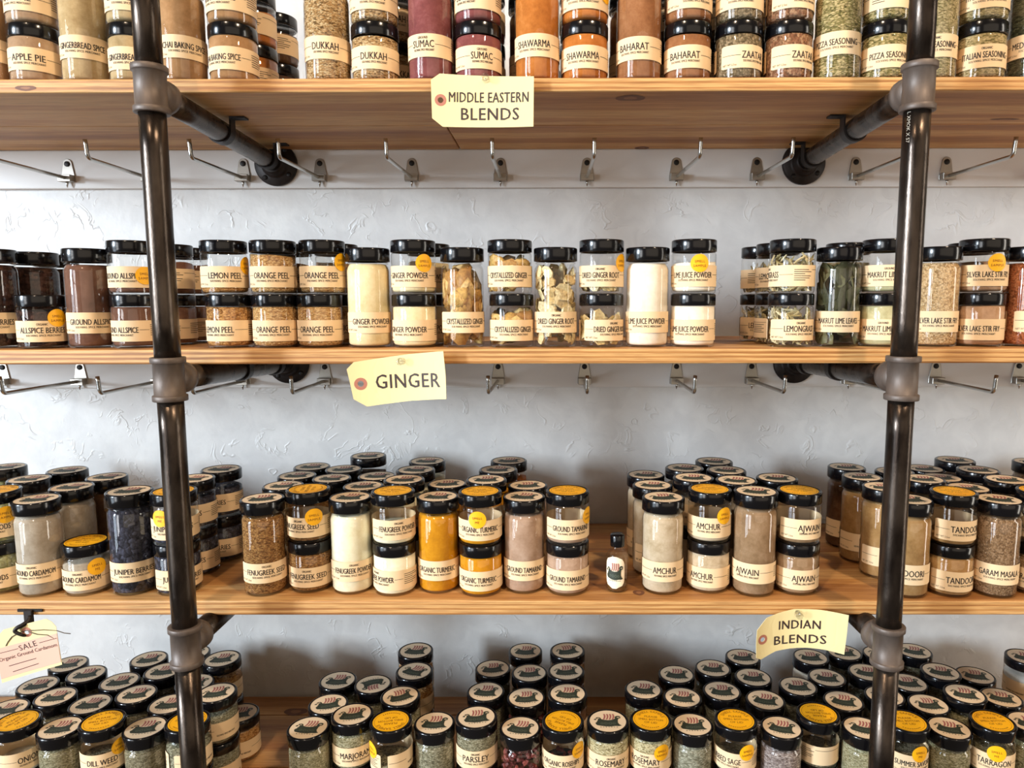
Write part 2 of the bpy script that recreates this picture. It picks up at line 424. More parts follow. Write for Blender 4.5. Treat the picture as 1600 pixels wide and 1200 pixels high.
# ------------------------------------------------------------------ lettering
TEXTS = {}
def make_texts(strings):
    obs = []
    for s in strings:
        cu = bpy.data.curves.new('t', 'FONT'); cu.body = s; cu.size = 1; cu.resolution_u = 2; cu.align_x = 'LEFT'; cu.fill_mode = 'FRONT'
        if s.startswith('~'): cu.body = s[1:]; cu.space_character = 1.08
        if s.startswith('`'): cu.body = s[1:]; cu.space_character = 1.15
        o = bpy.data.objects.new('t', cu); COL.objects.link(o); obs.append((s, o, cu))
    dg = bpy.context.evaluated_depsgraph_get()
    for s, o, cu in obs:
        me = o.evaluated_get(dg).to_mesh()
        vs = [v.co.copy() for v in me.vertices]; fs = [tuple(p.vertices) for p in me.polygons]
        if vs:
            x0 = min(v.x for v in vs); x1 = max(v.x for v in vs); y1 = max(v.y for v in vs if True)
        else: x0, x1, y1 = 0, 1, 1
        TEXTS[s] = ([(v.x - x0, v.y) for v in vs], fs, x1 - x0, .70)
        o.evaluated_get(dg).to_mesh_clear()
    for s, o, cu in obs: bpy.data.objects.remove(o); bpy.data.curves.remove(cu)

def text_at(s, width, cap, x0=None):
    """flat outline scaled to a cap height, squeezed to at most width; centred on 0"""
    vs, fs, wd, ch = TEXTS[s]; k = cap / ch; kx = min(k, width / max(wd, .01)); off = -wd * kx / 2 if x0 is None else x0
    return [(x * kx + off, y * k) for x, y in vs], fs, wd * kx

def stencil_text(parent, s, ztop):
    vs, fs, wd = text_at(s, .085, .0042); V = []
    for x, y in vs:
        a = math.radians(-56) + (y - .003) / PR
        V.append(((PR + .0003) * math.sin(a), -(PR + .0003) * math.cos(a), ztop - (x + wd / 2)))
    link('stencil_lettering', new_mesh('stencil', V, fs, False), plain('stencil_white', '#a89e8e', .6), parent)

LABEL_H = .0288
def lettering(text, above, R):
    """printing wrapped round a jar: rule - NAME - rule, shop line, weight, ingredient block"""
    V, Fc = [], []; r = R + .0007
    def put(x, z): a = x / R; return (r * math.sin(a), -r * math.cos(a), z)
    def add(s, width, cap, z, xc=0, x0=None):
        vs, fs, wd = text_at(s, width, cap, x0)
        for e in ((-.00016, .00016) if cap > .007 else ((-.00007, .00007) if cap > .0026 else (0,))):          # names are printed bolder
            b = len(V); V.extend(put(x + xc + e, z + y) for x, y in vs); Fc.extend(tuple(b + i for i in f) for f in fs)
        return wd
    def rule(xa, xb, z, t=.0005):
        n = max(1, int((xb - xa) / R / .08)); b = len(V)
        for k in range(n + 1):
            x = xa + (xb - xa) * k / n; V.extend((put(x, z), put(x, z + t)))
        for k in range(n): q = b + 2 * k; Fc.append((q, q + 2, q + 3, q + 1))
    cap = .0090 if len(text) < 9 else (.0084 if len(text) < 13 else .0078)
    lim = .0062 * len(text) * (.92 if len(text) < 9 else .72)
    wd = add(text, min(lim, .057), cap, .0120) if text else .03
    if above: add(above, .013, .0030, .0225)
    rule(-1.40 * R, -wd / 2 - .0015, .0158); rule(wd / 2 + .0015, 1.38 * R, .0158)
    add('`SOLVANG SPICE MERCHANT', min(wd * .95, .042), .0028, .0074, xc=.001)
    add('NET WT 2.5oz', .018, .0025, .0032, x0=-1.36 * R)
    for k in range(6): rule(1.42 * R, (2.1 + .2 * math.sin(k * 2.3)) * R, .0222 - .0028 * k, .0008)
    for k in range(5): rule(3.55 * R, (4.3 - .12 * (k % 2)) * R, .0192 - .0028 * k, .0008)
    rule(2.3 * R, 4.4 * R, .0225, .0005)
    return new_mesh('lettering', V, Fc, False)

def paper_arc(R, h):
    V, Fc = [], []; a0, a1, n = -1.45, 4.49, 56; r = R + .00045
    for k in range(n + 1):
        a = a0 + (a1 - a0) * k / n; zz = .0012 if k in (0, n) else 0.
        V += [(r * math.sin(a), -r * math.cos(a), zz), (r * math.sin(a), -r * math.cos(a), h - zz)]
    for k in range(n): b = 2 * k; Fc.append((b, b + 2, b + 3, b + 1))
    return new_mesh('paper_label', V, Fc)

# ------------------------------------------------------------------ jar parts
SIZES = {'T': (.0294, .1365, .0304, .0180), 'X': (.0300, .1470, .0312, .0185), 'S': (.0306, .0735, .0310, .0162)}
GM, LM, PM, LAB = {}, {}, {}, {}
for k, (R, H, RL, HL) in SIZES.items():
    zs = H - HL
    if k == 'S':
        body = [(0, .0018), (R - .008, .0012), (R - .006, 0), (R - .003, 0), (R - .0008, .0012), (R, .0038), (R, zs - .0035), (R - .0006, zs - .0018), (R - .002, zs - .0008), (R - .002, H - .004)]
    else:
        body = [(0, .0022), (R - .009, .0015), (R - .007, 0), (R - .0035, 0), (R - .001, .0014), (R, .0048), (R, zs - .0125), (R - .0005, zs - .0095), (R - .002, zs - .0068), (R - .0036, zs - .0050), (R - .0038, zs - .0042), (R - .0016, zs - .0034), (R - .0014, zs - .0022), (R - .0036, zs - .0014), (R - .0036, H - .004)]
    GM[k] = lathe('glass_body_' + k, body, 48)
    LM[k] = lathe('lid_' + k, [(0, zs + .004), (RL - .002, zs + .004), (RL - .0016, zs), (RL - .0004, zs), (RL, zs + .0006), (RL, H - .0018), (RL - .0004, H - .0007), (RL - .0014, H), (RL - .0026, H), (RL - .0031, H - .0006), (0, H - .0006)], 48)
    PM[k] = paper_arc(R, LABEL_H)

def fill_mesh(size, frac, lump):
    key = (size, round(frac, 2), lump)
    if key in LAB: return LAB[key]
    R, H, RL, HL = SIZES[size]; r = R - .0011; top = (H - HL - (.001 if size == 'S' else .004)) * frac
    seg = 40; prof = [(0, .0034), (r - .006, .003), (r - .0015, .0042), (r, .0068)]
    neck = H - HL - .0115 if size != 'S' else 9
    if top > neck:
        prof += [(r, neck - .001), (r - .0016, neck + .0045), (r - .0034, neck + .0072), (r - .0036, top)]; rt = r - .0036
    else: prof += [(r, top)]; rt = r
    V, Fc = [], []; rings = []
    rng = random.Random(hash(key) % 1000); ph = rng.random() * 6
    for i, (rr, z) in enumerate(prof):
        if rr == 0: rings.append([len(V)]); V.append((0, 0, z)); continue
        s = len(V); rings.append(list(range(s, s + seg)))
        for k in range(seg):
            a = 2 * PI * k / seg; dz = 0
            if i == len(prof) - 1: dz = lump * (math.sin(a + ph) + .5 * math.sin(3 * a + 2 * ph))
            V.append((rr * math.cos(a), rr * math.sin(a), z + dz))
    s = len(V); rings.append(list(range(s, s + seg)))
    for k in range(seg):
        a = 2 * PI * k / seg; V.append((rt * .6 * math.cos(a), rt * .6 * math.sin(a), top + lump * .4 * math.sin(a + ph) + lump * .6))
    rings.append([len(V)]); V.append((0, 0, top + lump))
    for a, b in zip(rings, rings[1:]):
        for k in range(seg):
            k2 = (k + 1) % seg
            if len(a) == 1: Fc.append((a[0], b[k2], b[k]))
            elif len(b) == 1: Fc.append((a[k], a[k2], b[0]))
            else: Fc.append((a[k], a[k2], b[k2], b[k]))
    LAB[key] = new_mesh('contents', V, Fc); return LAB[key]

def chip_mesh(size, frac, kind):
    """slices, leaves or straws lying against the glass, every piece real"""
    key = (size, frac, kind)
    if key in LAB: return LAB[key]
    R, H, RL, HL = SIZES[size]; top = (H - HL - .004) * frac; rng = random.Random(len(LAB) + 11)
    V, Fc = [], []
    cnt, s0, s1, el, th = {'slice': (95, .006, .011, 1.5, .0016), 'sugar': (60, .008, .015, 1.7, .0035), 'leaf': (60, .010, .016, 1.7, .0006), 'straw': (330, .0012, .0017, 6.5, .0012), 'hip': (300, .0022, .0036, 1.3, .0022)}[kind]
    cnt = int(cnt * frac * (1 if size != 'S' else .45))
    for i in range(cnt):
        a = rng.random() * 2 * PI; sz = rng.uniform(s0, s1)
        rr = (R - .0025) * (rng.uniform(.80, .97) if i % 4 else rng.uniform(.2, .75)); ext = sz * el
        z = rng.uniform(.005 + min(sz, ext) * .7, max(.012, top - sz * .8))
        c = Vector((rr * math.cos(a), rr * math.sin(a), z))
        nrm = Vector((math.cos(a), math.sin(a), rng.uniform(-.5, .5)))
        nrm = (nrm + Vector((rng.uniform(-1, 1), rng.uniform(-1, 1), rng.uniform(-1, 1))) * .45).normalized()
        t = nrm.cross(Vector((rng.uniform(-1, 1), rng.uniform(-1, 1), rng.uniform(-1, 1)))).normalized(); u = nrm.cross(t)
        n = 7 if kind in ('slice', 'sugar') else (8 if kind == 'leaf' else 5); b = len(V); curl = rng.uniform(-.35, .35)
        for side in (-1, 1):
            for k in range(n):
                an = 2 * PI * k / n; q = rng.uniform(.75, 1.1) if kind in ('slice', 'sugar', 'hip') else 1
                x = math.cos(an) * sz * el * q; y = math.sin(an) * sz * q * (abs(math.sin(an)) ** .4 if kind == 'leaf' else 1)
                p = c + t * x + u * y + nrm * (side * th + curl * x * x / (sz * el))
                m = math.hypot(p.x, p.y); lim = R - .0013
                if m > lim: p.x *= lim / m; p.y *= lim / m
                p.z = min(max(p.z, .0036), H - HL - .0015)
                if p.z > H - HL - .012 and size != 'S':
                    m = math.hypot(p.x, p.y); lim = R - .0045
                    if m > lim: p.x *= lim / m; p.y *= lim / m
                V.append(tuple(p))
        Fc.append(tuple(b + k for k in reversed(range(n)))); Fc.append(tuple(b + n + k for k in range(n)))
        for k in range(n): k2 = (k + 1) % n; Fc.append((b + k, b + k2, b + n + k2, b + n + k))
    LAB[key] = new_mesh('contents_pieces', V, Fc, kind in ('sugar', 'leaf')); return LAB[key]

def poly_mesh(name, polys):
    """flat print: list of (points, material index, height)"""
    V, Fc, mi = [], [], []
    for pts, m, h in polys:
        b = len(V); V += [(x, y, h) for x, y in pts]; Fc.append(tuple(range(b, b + len(pts)))); mi.append(m)
    return new_mesh(name, V, Fc, False, mi)
def arc_strip(cx_, cy_, r0, r1, a0, a1, w0, w1, n=10):
    out, inn = [], []
    for k in range(n + 1):
        t = k / n; a = math.radians(a0 + (a1 - a0) * t); r = r0 + (r1 - r0) * t; w_ = (w0 + (w1 - w0) * t) / 2
        out.append((cx_ + (r + w_) * math.cos(a), cy_ + (r + w_) * math.sin(a))); inn.append((cx_ + (r - w_) * math.cos(a), cy_ + (r - w_) * math.sin(a)))
    return [(out[k], out[k + 1], inn[k + 1], inn[k]) for k in range(n)]
def circle(r, n=40, cx_=0, cy_=0): return [(cx_ + r * math.cos(2 * PI * k / n), cy_ + r * math.sin(2 * PI * k / n)) for k in range(n)]
def ship_polys(s, h=0.):
    """the longship emblem, materials 1 dark green, 2 pale green, 3 red, 0 paper"""
    P = []
    hull = [(-.64, -.18), (-.70, -.30), (-.62, -.42), (-.44, -.47), (-.16, -.53), (.14, -.54), (.38, -.49), (.58, -.50), (.74, -.44), (.62, -.34), (.55, -.18), (.56, .06), (.62, .24), (.47, .30), (.38, .18), (.26, .10), (.02, .06), (-.22, .09), (-.40, .18), (-.55, .22), (-.56, .06), (-.62, -.06)]
    P.append((hull, 1, .00015))
    for q in arc_strip(.57, .30, .10, .14, 215, 20, .13, .10): P.append((q, 1, .00016))
    for q in arc_strip(.62, .30, .08, .03, 20, -190, .08, .05, 8): P.append((q, 1, .00017))
    for q in arc_strip(-.60, -.24, .10, .07, 40, 300, .06, .04, 9): P.append((q, 1, .00016))
    for q in arc_strip(-.52, .18, .10, .14, -20, 130, .09, .06, 7): P.append((q, 1, .00016))
    P.append(([(-.80, .10), (-.68, .06), (-.62, .16), (-.72, .20)], 1, .00016))
    P.append(([(-.68, .22), (-.58, .20), (-.56, .30), (-.64, .32)], 1, .00016))
    for k in range(4):
        x = -.28 + k * .165; b, t_ = [], []
        for j in range(5):
            u = j / 4; y = .12 + .54 * u; xx = x + .10 * math.sin(u * PI * .75) - .02 * u
            b.append((xx, y)); t_.append((xx + .095, y))
        P.append((b + t_[::-1], 3, .00015))
    for cx_, rr in ((-.34, .07), (-.12, .085), (.12, .085), (.33, .07)):
        for q in arc_strip(cx_, -.25, rr, rr, 0, 360, .018, .018, 10): P.append((q, 2, .0002))
    for k in range(7):
        x = -.48 + k * .15; P.append(([(x, -.60), (x + .05, -.555), (x + .10, -.60), (x + .05, -.63)], 2 if k % 2 else 1, .00015))
    return [([(x * s, y * s) for x, y in pts], m, z + h) for pts, m, z in P]

_n = 40
SHIP = poly_mesh('lid_sticker_ship', [(circle(.0268), 0, 0)] + ship_polys(.0268 * .98))
def yellow_sticker():
    polys = [(circle(.0262), 0, 0)]
    for q in arc_strip(0, 0, .0238, .0238, 0, 360, .0004, .0004, 40): polys.append((q, 1, .00012))
    me = poly_mesh('lid_sticker_sample', polys); V = [tuple(v.co) for v in me.vertices]; Fc = [tuple(p.vertices) for p in me.polygons]; mi = [p.material_index for p in me.polygons]
    def flat(s, cap, y):
        vs, fs, wd = text_at(s, .036, cap); b = len(V); V.extend((x, q + y, .00014) for x, q in vs); Fc.extend(tuple(b + i for i in f) for f in fs); mi.extend([1] * len(fs))
    flat('PLEASE', .0044, .0052); flat('SMELL BOTTOM', .0044, -.0022); flat('OF LID', .0044, -.0096)
    for s, rr, sgn in (('SMELL SAMPLE', .0180, 1),):
        vs, fs, wd = text_at(s, .044, .0046); b = len(V)
        for x, q in vs: a = -x / rr; V.append((-(rr + q) * math.sin(a), (rr + q) * math.cos(a), .00014))
        Fc.extend(tuple(b + i for i in f) for f in fs); mi.extend([1] * len(fs))
    for k in range(9):
        a = math.radians(230 + 10 * k)
        for q in arc_strip(0, 0, .0200, .0200, 230 + 9 * k, 235 + 9 * k, .0016, .0016, 1): polys.append((q, 1, 0)); b = len(V); V.extend((x, y, .00014) for x, y in q); Fc.append((b, b + 1, b + 2, b + 3)); mi.append(1)
    return new_mesh('lid_sticker_sample', V, Fc, False, mi)

def side_sticker(R, word2):
    V, Fc, mi = [], [], []; rs = .0122; r = R + .0011
    def put(x, y, e=0.): a = x / R; return ((r + e) * math.sin(a), -(r + e) * math.cos(a), y)
    V.append(put(0, 0))
    for rr in (.5, 1.):
        for k in range(28): a = 2 * PI * k / 28; V.append(put(rs * rr * math.cos(a), rs * rr * math.sin(a)))
    for k in range(28):
        k2 = (k + 1) % 28; Fc.append((0, 1 + k, 1 + k2)); Fc.append((1 + k, 29 + k, 29 + k2, 1 + k2)); mi += [0, 0]
    for s, y in (('`SMELL', .0008), ('`' + word2, -.0052)):
        vs, fs, wd = text_at(s, .017, .0032); b = len(V)
        V.extend(put(x, q + y, .00025) for x, q in vs); Fc.extend(tuple(b + i for i in f) for f in fs); mi.extend([1] * len(fs))
    return new_mesh('smell_sticker', V, Fc, False, mi)

# contents: name -> (colours base, dark, light), scale, kind
C = {
 'apple': (('#a98a6c', '#93755a', '#bb9d80'), 0, 'powder'), 'gingerbread': (('#b49a70', '#9c8158', '#c6ae88'), 0, 'powder'),
 'chai': (('#a47c54', '#8c6844', '#b88f66'), 0, 'powder'), 'dukkah': (('#b28a58', '#5e4524', '#d6bc90'), 330, 'flake'),
 'sumac': (('#7c4240', '#663634', '#945a58'), 0, 'powder'), 'shawarma': (('#b56c2c', '#97551e', '#c98244'), 0, 'powder'),
 'baharat': (('#94613c', '#7b4d2d', '#a87650'), 0, 'powder'), 'zaatar': (('#7d6c50', '#54472f', '#a48f70'), 380, 'seed'),
 'zaatar_red': (('#8e6044', '#624028', '#b08a68'), 380, 'seed'), 'pizza': (('#8c804e', '#555028', '#cab482'), 300, 'flake'),
 'italian': (('#a29266', '#6c6238', '#c8b488'), 320, 'flake'), 'mediterranean': (('#45442f', '#2c2d1c', '#626046'), 260, 'flake'),
 'allspice': (('#33201a', '#1c100c', '#4e342a'), 210, 'seed'), 'ground_allspice': (('#6c4a3a', '#573a2c', '#805c4a'), 0, 'powder'),
 'lemon': (('#b57e44', '#7c4c24', '#d8a668'), 340, 'flake'), 'orange': (('#bd9058', '#8a5c34', '#dcb882'), 340, 'flake'),
 'ginger': (('#e6d2a4', '#d6bf8c', '#efe0ba'), 0, 'powder'), 'lime': (('#f0e2cc', '#e4d2b8', '#f8eede'), 0, 'powder'),
 'makrut': (('#b3aa80', '#9c9268', '#c6be98'), 0, 'powder'), 'silver': (('#cba676', '#a57f52', '#dcbd92'), 460, 'seed'),
 'silver_p': (('#b08a6a', '#967052', '#c2a082'), 0, 'powder'), 'red_spice': (('#a0562e', '#7d4020', '#b87046'), 460, 'seed'),
 'cardamom': (('#a89a88', '#92836f', '#baae9e'), 0, 'powder'), 'pods': (('#8a8654', '#605c34', '#a8a474'), 130, 'seed'),
 'juniper': (('#33323c', '#1c1b22', '#4c4c5a'), 190, 'seed'), 'fen_seed': (('#8f6236', '#5e3c1c', '#b68a52'), 360, 'flake'),
 'fen_powder': (('#efe6c6', '#e2d6ae', '#f6efd8'), 0, 'powder'), 'turmeric': (('#c6840f', '#b0720a', '#d6961e'), 0, 'powder'),
 'tamarind': (('#ac8c74', '#977860', '#bfa28c'), 0, 'powder'), 'amchur': (('#c2ad90', '#a8916f', '#d2c0a6'), 0, 'powder'),
 'ajwain': (('#8f7152', '#765a3e', '#a5876a'), 0, 'powder'), 'tandoori': (('#a37c4c', '#89643a', '#b59064'), 0, 'powder'),
 'garam': (('#8a6a4a', '#6c4f34', '#a48464'), 480, 'seed'), 'dill': (('#7d745a', '#5a5340', '#a1987c'), 420, 'flake'),
 'marjoram': (('#938c6a', '#696446', '#bab496'), 420, 'flake'), 'parsley': (('#807b62', '#585440', '#aaa58c'), 380, 'flake'),
 'rosemary': (('#b6aa80', '#807650', '#d8cea8'), 340, 'flake'), 'sage': (('#8c8a76', '#6c6a56', '#aaa894'), 260, 'flake'),
 'savory': (('#776f58', '#544c38', '#9a927a'), 360, 'flake'), 'tarragon': (('#857e5c', '#5e583a', '#aaa284'), 340, 'flake'),
 'lavender': (('#8a7c78', '#5c4e48', '#b4a8a2'), 300, 'flake'), 'spinach': (('#847c5e', '#585238', '#aaa284'), 420, 'flake'),
 'dark_spice': (('#5a3c26', '#402816', '#74533a'), 0, 'powder'), 'orange_pow': (('#b8641e', '#9a4f14', '#cc7a34'), 0, 'powder'),
 'white': (('#d8d4cc', '#c8c2b8', '#e6e2da'), 0, 'powder'),
}
CHIPS = {'cryst': ('sugar', ('#c69a4a', '#a8763a', '#e0bc78')), 'dried_ginger': ('slice', ('#d6be86', '#b89658', '#e6d4a4')), 'lemongrass': ('straw', ('#c6ad78', '#94824a', '#ddcc9e')), 'leaves': ('leaf', ('#5c5a38', '#403f24', '#7c7850')), 'rosehips': ('hip', ('#7c302c', '#501c1c', '#a0524a'))}
CORE = content_mat('core', ('#5c4a30', '#4a3a26', '#6c583c'), 0, 'powder')

LETTER = {}
def jar(size, X, Y, z, content, label, group, text=None, above=None, rot=0., fill=1., sticker=None, lid='ship', dz=0., plain_label=True, lidrot=0.):
    R, H, RL, HL = SIZES[size]
    root = thing('spice_jar', label, 'jar', (X, Y, G(z)), group)
    face = math.atan2(-X, Y)
    link('glass_body', GM[size], GLASS, root, shared=True)
    if content in CHIPS:
        kind, cols = CHIPS[content]
        c = link('contents', chip_mesh(size, fill, kind), chip_mat(content, cols), root, rotz=random.random() * 6, shared=True); c['kind'] = 'stuff'
    else:
        cols, s, k = C[content]
        c = link('contents', fill_mesh(size, fill, .0022 if fill < .97 else .0004), content_mat(content, cols, s, k), root, rotz=random.random() * 6, shared=True)
        if k != 'powder': c['kind'] = 'stuff'
    l = link('lid', LM[size], LID, root, shared=True)
    if lid == 'ship': link('lid_sticker', SHIP, [CREAM, GREEN, GREEN2, RED], l, (0, 0, H - .0004), face * .35 + math.radians(lidrot), shared=True)['label'] = 'cream round sticker with a longship'
    elif lid == 'yellow': link('lid_sticker', YELLOW, [YEL, YINK], l, (0, 0, H - .0004), face * .35 + math.radians(lidrot), shared=True)['label'] = 'yellow round smell sample sticker'
    if plain_label:
        zl = (.0205 if size != 'S' else .0095) + dz
        p = link('paper_label', PM[size], PAPER, root, (0, 0, zl), face + math.radians(rot), shared=True)
        if text is not None:
            key = (text, above, size)
            if key not in LETTER: LETTER[key] = lettering(text, above, R)
            link('lettering', LETTER[key], INK, p, shared=True)
    if sticker is not None:
        ang, word, zz = sticker if isinstance(sticker, tuple) else (sticker, 'SAMPLE', .0405)
        key = ('side', word, size)
        if key not in LETTER: LETTER[key] = side_sticker(R, word)
        link('smell_sticker', LETTER[key], [YEL, YINK], root, (0, 0, zz), face + math.radians(ang), shared=True)
    return root

# ------------------------------------------------------------------ the stock
SHELFNAME = {1: 'top shelf', 2: 'second shelf', 3: 'third shelf', 4: 'bottom shelf'}
stock = []       # every upright column: dict(shelf, kind, x, y, ...)
def col(shelf, kind, px, py, content, text=None, **k):
    z = ZT[shelf]; size = kind
    if shelf in (1, 2):
        Yv = py if py else (.990 if shelf == 1 else 1.004)
        p = at_y(px, 95 if shelf == 1 else 462, Yv)
    else:
        H = {'T': .1365, 'X': .147, 'S': .147, 'U': .0735}[kind]
        p = at_z(px, py, z + H)
    d = dict(shelf=shelf, kind=kind, x=p.x, y=min(p.y, YW - .0325 - (.012 if False else 0)), content=content, text=text, front=text is not None, name=k.pop('name', None)); d.update(k); d['back'] = k.get('back', False)
    stock.append(d); return d
def T(shelf, px, py, content, text, name, a=0, **k): return col(shelf, k.pop('kind', 'T'), px, py, content, text, name=name, a=a, **k)
def S(shelf, px, py, content, text, name, up, lo, **k): return col(shelf, 'S', px, py, content, text, name=name, up=up, lo=lo, **k)
def B(shelf, kind, px, py, content='dark_spice', text='', a=0, **k): return col(shelf, kind, px, py, content, text, back=True, a=a, **k)

# top shelf, left to right.  up/lo = (turn of the label, fill, side sticker)
T(1, -20, None, 'chai', '', 'brown spice cut by the left edge', -20)
S(1, 57, None, 'apple', 'APPLE PIE', 'apple pie spice', (-40, .8, None), (-19, 1, None))
T(1, 136, None, 'gingerbread', 'GINGERBREAD SPICE', 'gingerbread spice', -12)
S(1, 211, None, 'gingerbread', 'GINGERBREAD SPICE', 'gingerbread spice', (-8, .9, None), (-15, 1, None))
T(1, 287, None, 'chai', 'CHAI BAKING SPICE', 'chai baking spice', 4)
S(1, 366, None, 'chai', 'CHAI BAKING SPICE', 'chai baking spice', (-45, .8, (-35, 'SAMPLE', .043)), (-39, 1, None))
T(1, 513, None, 'dukkah', 'DUKKAH', 'speckled dukkah', -7, dz=.006)
S(1, 587, None, 'dukkah', 'DUKKAH', 'dukkah', (-6, .9, None), (-5, .98, None))
T(1, 674, None, 'sumac', 'SUMAC', 'dark red sumac', -20, above='GROUND')
S(1, 747, None, 'sumac', 'SUMAC', 'sumac', (-33, .25, None), (9, 1, None), above='GROUND')
T(1, 840, None, 'shawarma', 'SHAWARMA', 'orange shawarma', -10, dz=.008)
S(1, 913, None, 'shawarma', 'SHAWARMA', 'shawarma', (-6, .3, (60, 'SAMPLE', .036)), (-6, 1, None))
T(1, 998, None, 'baharat', 'BAHARAT', 'brown baharat', -14, dz=.004)
S(1, 1074, None, 'baharat', 'BAHARAT', 'baharat', (21, .6, (46, 'SAMPLE', .044)), (-7, 1, None))
S(1, 1153, None, 'zaatar', "ZAATAR", 'zaatar', (2, .9, None), (41, 1, None))
S(1, 1231, None, 'zaatar_red', "ZAATAR", 'reddish zaatar', (38, .9, None), (41, 1, None))
T(1, 1308, None, 'pizza', 'PIZZA SEASONING', 'green pizza seasoning', -2, dz=.010)
S(1, 1382, None, 'pizza', 'PIZZA SEASONING', 'pizza seasoning', (-115, .9, None), (20, 1, None))
T(1, 1453, None, 'italian', 'ITALIAN SEASONING', 'italian seasoning', 6, above='ORGANIC', dz=.006)
S(1, 1530, None, 'italian', 'ITALIAN SEASONING', 'italian seasoning', (16, .8, None), (15, 1, None), above='ORGANIC')
T(1, 1610, None, 'mediterranean', 'MEDITERRANEAN', 'dark mediterranean herb', 12, dz=.008)
B(1, 'S', 399, 1.068, 'shawarma', 'CHAI BAKING SPICE', -110); B(1, 'S', 434, 1.150, 'dark_spice', 'CHAI BAKING SPICE', -90)
B(1, 'S', 618, 1.062, 'dukkah', 'DUKKAH', 0); B(1, 'S', 756, 1.060, 'sumac', 'SUMAC', 0); B(1, 'T', 828, 1.062, 'dark_spice', 'SHAWARMA', 0)
B(1, 'S', 908, 1.060, 'dark_spice', 'SHAWARMA', 0); B(1, 'S', 1056, 1.060, 'dark_spice', 'BAHARAT', 0); B(1, 'S', 1128, 1.060, 'zaatar', 'ZAATAR', 30)
B(1, 'S', 1200, 1.062, 'zaatar', 'ZAATAR', 60); B(1, 'T', 683, 1.060, 'sumac', 'SUMAC', 0); B(1, 'T', 984, 1.060, 'baharat', 'BAHARAT', 0)

# second shelf
T(2, -9, None, 'allspice', 'ALLSPICE BERRIES', 'whole allspice berries', -15)
col(2, 'U', 65, .995, 'allspice', 'ALLSPICE BERRIES', name='allspice berries', a=-2, sticker=(33, 'SAMPLE', .042), fill=.9, above='ORGANIC')
T(2, 140, None, 'ground_allspice', 'GROUND ALLSPICE', 'ground allspice', 0)
S(2, 209, None, 'ground_allspice', 'GROUND ALLSPICE', 'ground allspice', (-34, .45, (27, 'SAMPLE', .026)), (-50, 1, None))
S(2, 353, None, 'lemon', 'LEMON PEEL', 'lemon peel', (1, .3, (62, 'SAMPLE', .040)), (-34, 1, None), lodx=.004)
S(2, 429.5, None, 'orange', 'ORANGE PEEL', 'orange peel beside lemon peel', (-8, .95, None), (-9, 1, None))
S(2, 508, None, 'orange', 'ORANGE PEEL', 'orange peel beside ginger powder', (-4, .42, (52, 'SAMPLE', .044)), (-12, 1, None), lodx=-.006)
T(2, 574, None, 'ginger', 'GINGER POWDER', 'cream ginger powder', 8)
S(2, 647, None, 'ginger', 'GINGER POWDER', 'ginger powder', (-15, .6, (28, 'SAMPLE', .042)), (-22, 1, None))
T(2, 723, None, 'cryst', 'CRYSTALLIZED GINGER', 'sugared ginger slices', 8)
S(2, 797, None, 'cryst', 'CRYSTALLIZED GINGER', 'crystallized ginger', (-5, 1, None), (5, 1, None), lodx=.002)
T(2, 868, None, 'dried_ginger', 'DRIED GINGER ROOT', 'pale dried ginger root', 2, above='ORGANIC')
S(2, 939.5, None, 'dried_ginger', 'DRIED GINGER ROOT', 'dried ginger root', (-3, .36, (61, 'SAMPLE', .042)), (35, .9, None), above='ORGANIC')
T(2, 1011, None, 'lime', 'LIME JUICE POWDER', 'white lime juice powder', 0)
S(2, 1083, None, 'lime', 'LIME JUICE POWDER', 'lime juice powder', (-3, .75, (15, 'SAMPLE', .041)), (-10, 1, None))
S(2, 1236, None, 'lemongrass', 'LEMONGRASS', 'lemongrass', (-76, .95, None), (28, 1, None), above='ORGANIC')
T(2, 1309, None, 'leaves', 'MAKRUT LIME LEAVES', 'dark green makrut lime leaves', 4)
S(2, 1381, None, 'makrut', 'MAKRUT LIME LEAF', 'ground makrut lime', (10, .45, None), (2, 1, None), above='GROUND')
T(2, 1466, None, 'silver', 'SILVER LAKE STIR FRY', 'pale stir fry blend', 12)
S(2, 1531, None, 'silver_p', 'SILVER LAKE STIR FRY', 'stir fry blend', (18, .35, (33, 'SAMPLE', .041)), (-2, 1, None))
T(2, 1601, None, 'red_spice', '', 'rust red spice', 59)
B(2, 'T', 59, 1.068, 'allspice', 'ALLSPICE BERRIES', 0); B(2, 'T', 92, 1.130, 'allspice', 'ALLSPICE BERRIES', 0)
B(2, 'S', 270, 1.068, 'ground_allspice', 'GROUND ALLSPICE', -100, a2=-40); B(2, 'S', 296, 1.135, 'ground_allspice', 'GROUND ALLSPICE', -100)
B(2, 'S', 456, 1.068, 'lemon', 'ORANGE PEEL', 0); B(2, 'S', 528, 1.068, 'orange', 'ORANGE PEEL', 0); B(2, 'S', 671, 1.068, 'ginger', 'GINGER POWDER', 0)
B(2, 'S', 1213, 1.070, 'lemongrass', 'LEMONGRASS', -11, a2=83); B(2, 'S', 1188, 1.138, 'lemongrass', 'LEMONGRASS', -120, a2=11)
B(2, 'S', 1322, 1.066, 'makrut', 'MAKRUT LIME LEAF', 0); B(2, 'S', 1513, 1.068, 'silver_p', 'SILVER LAKE STIR FRY', 0)

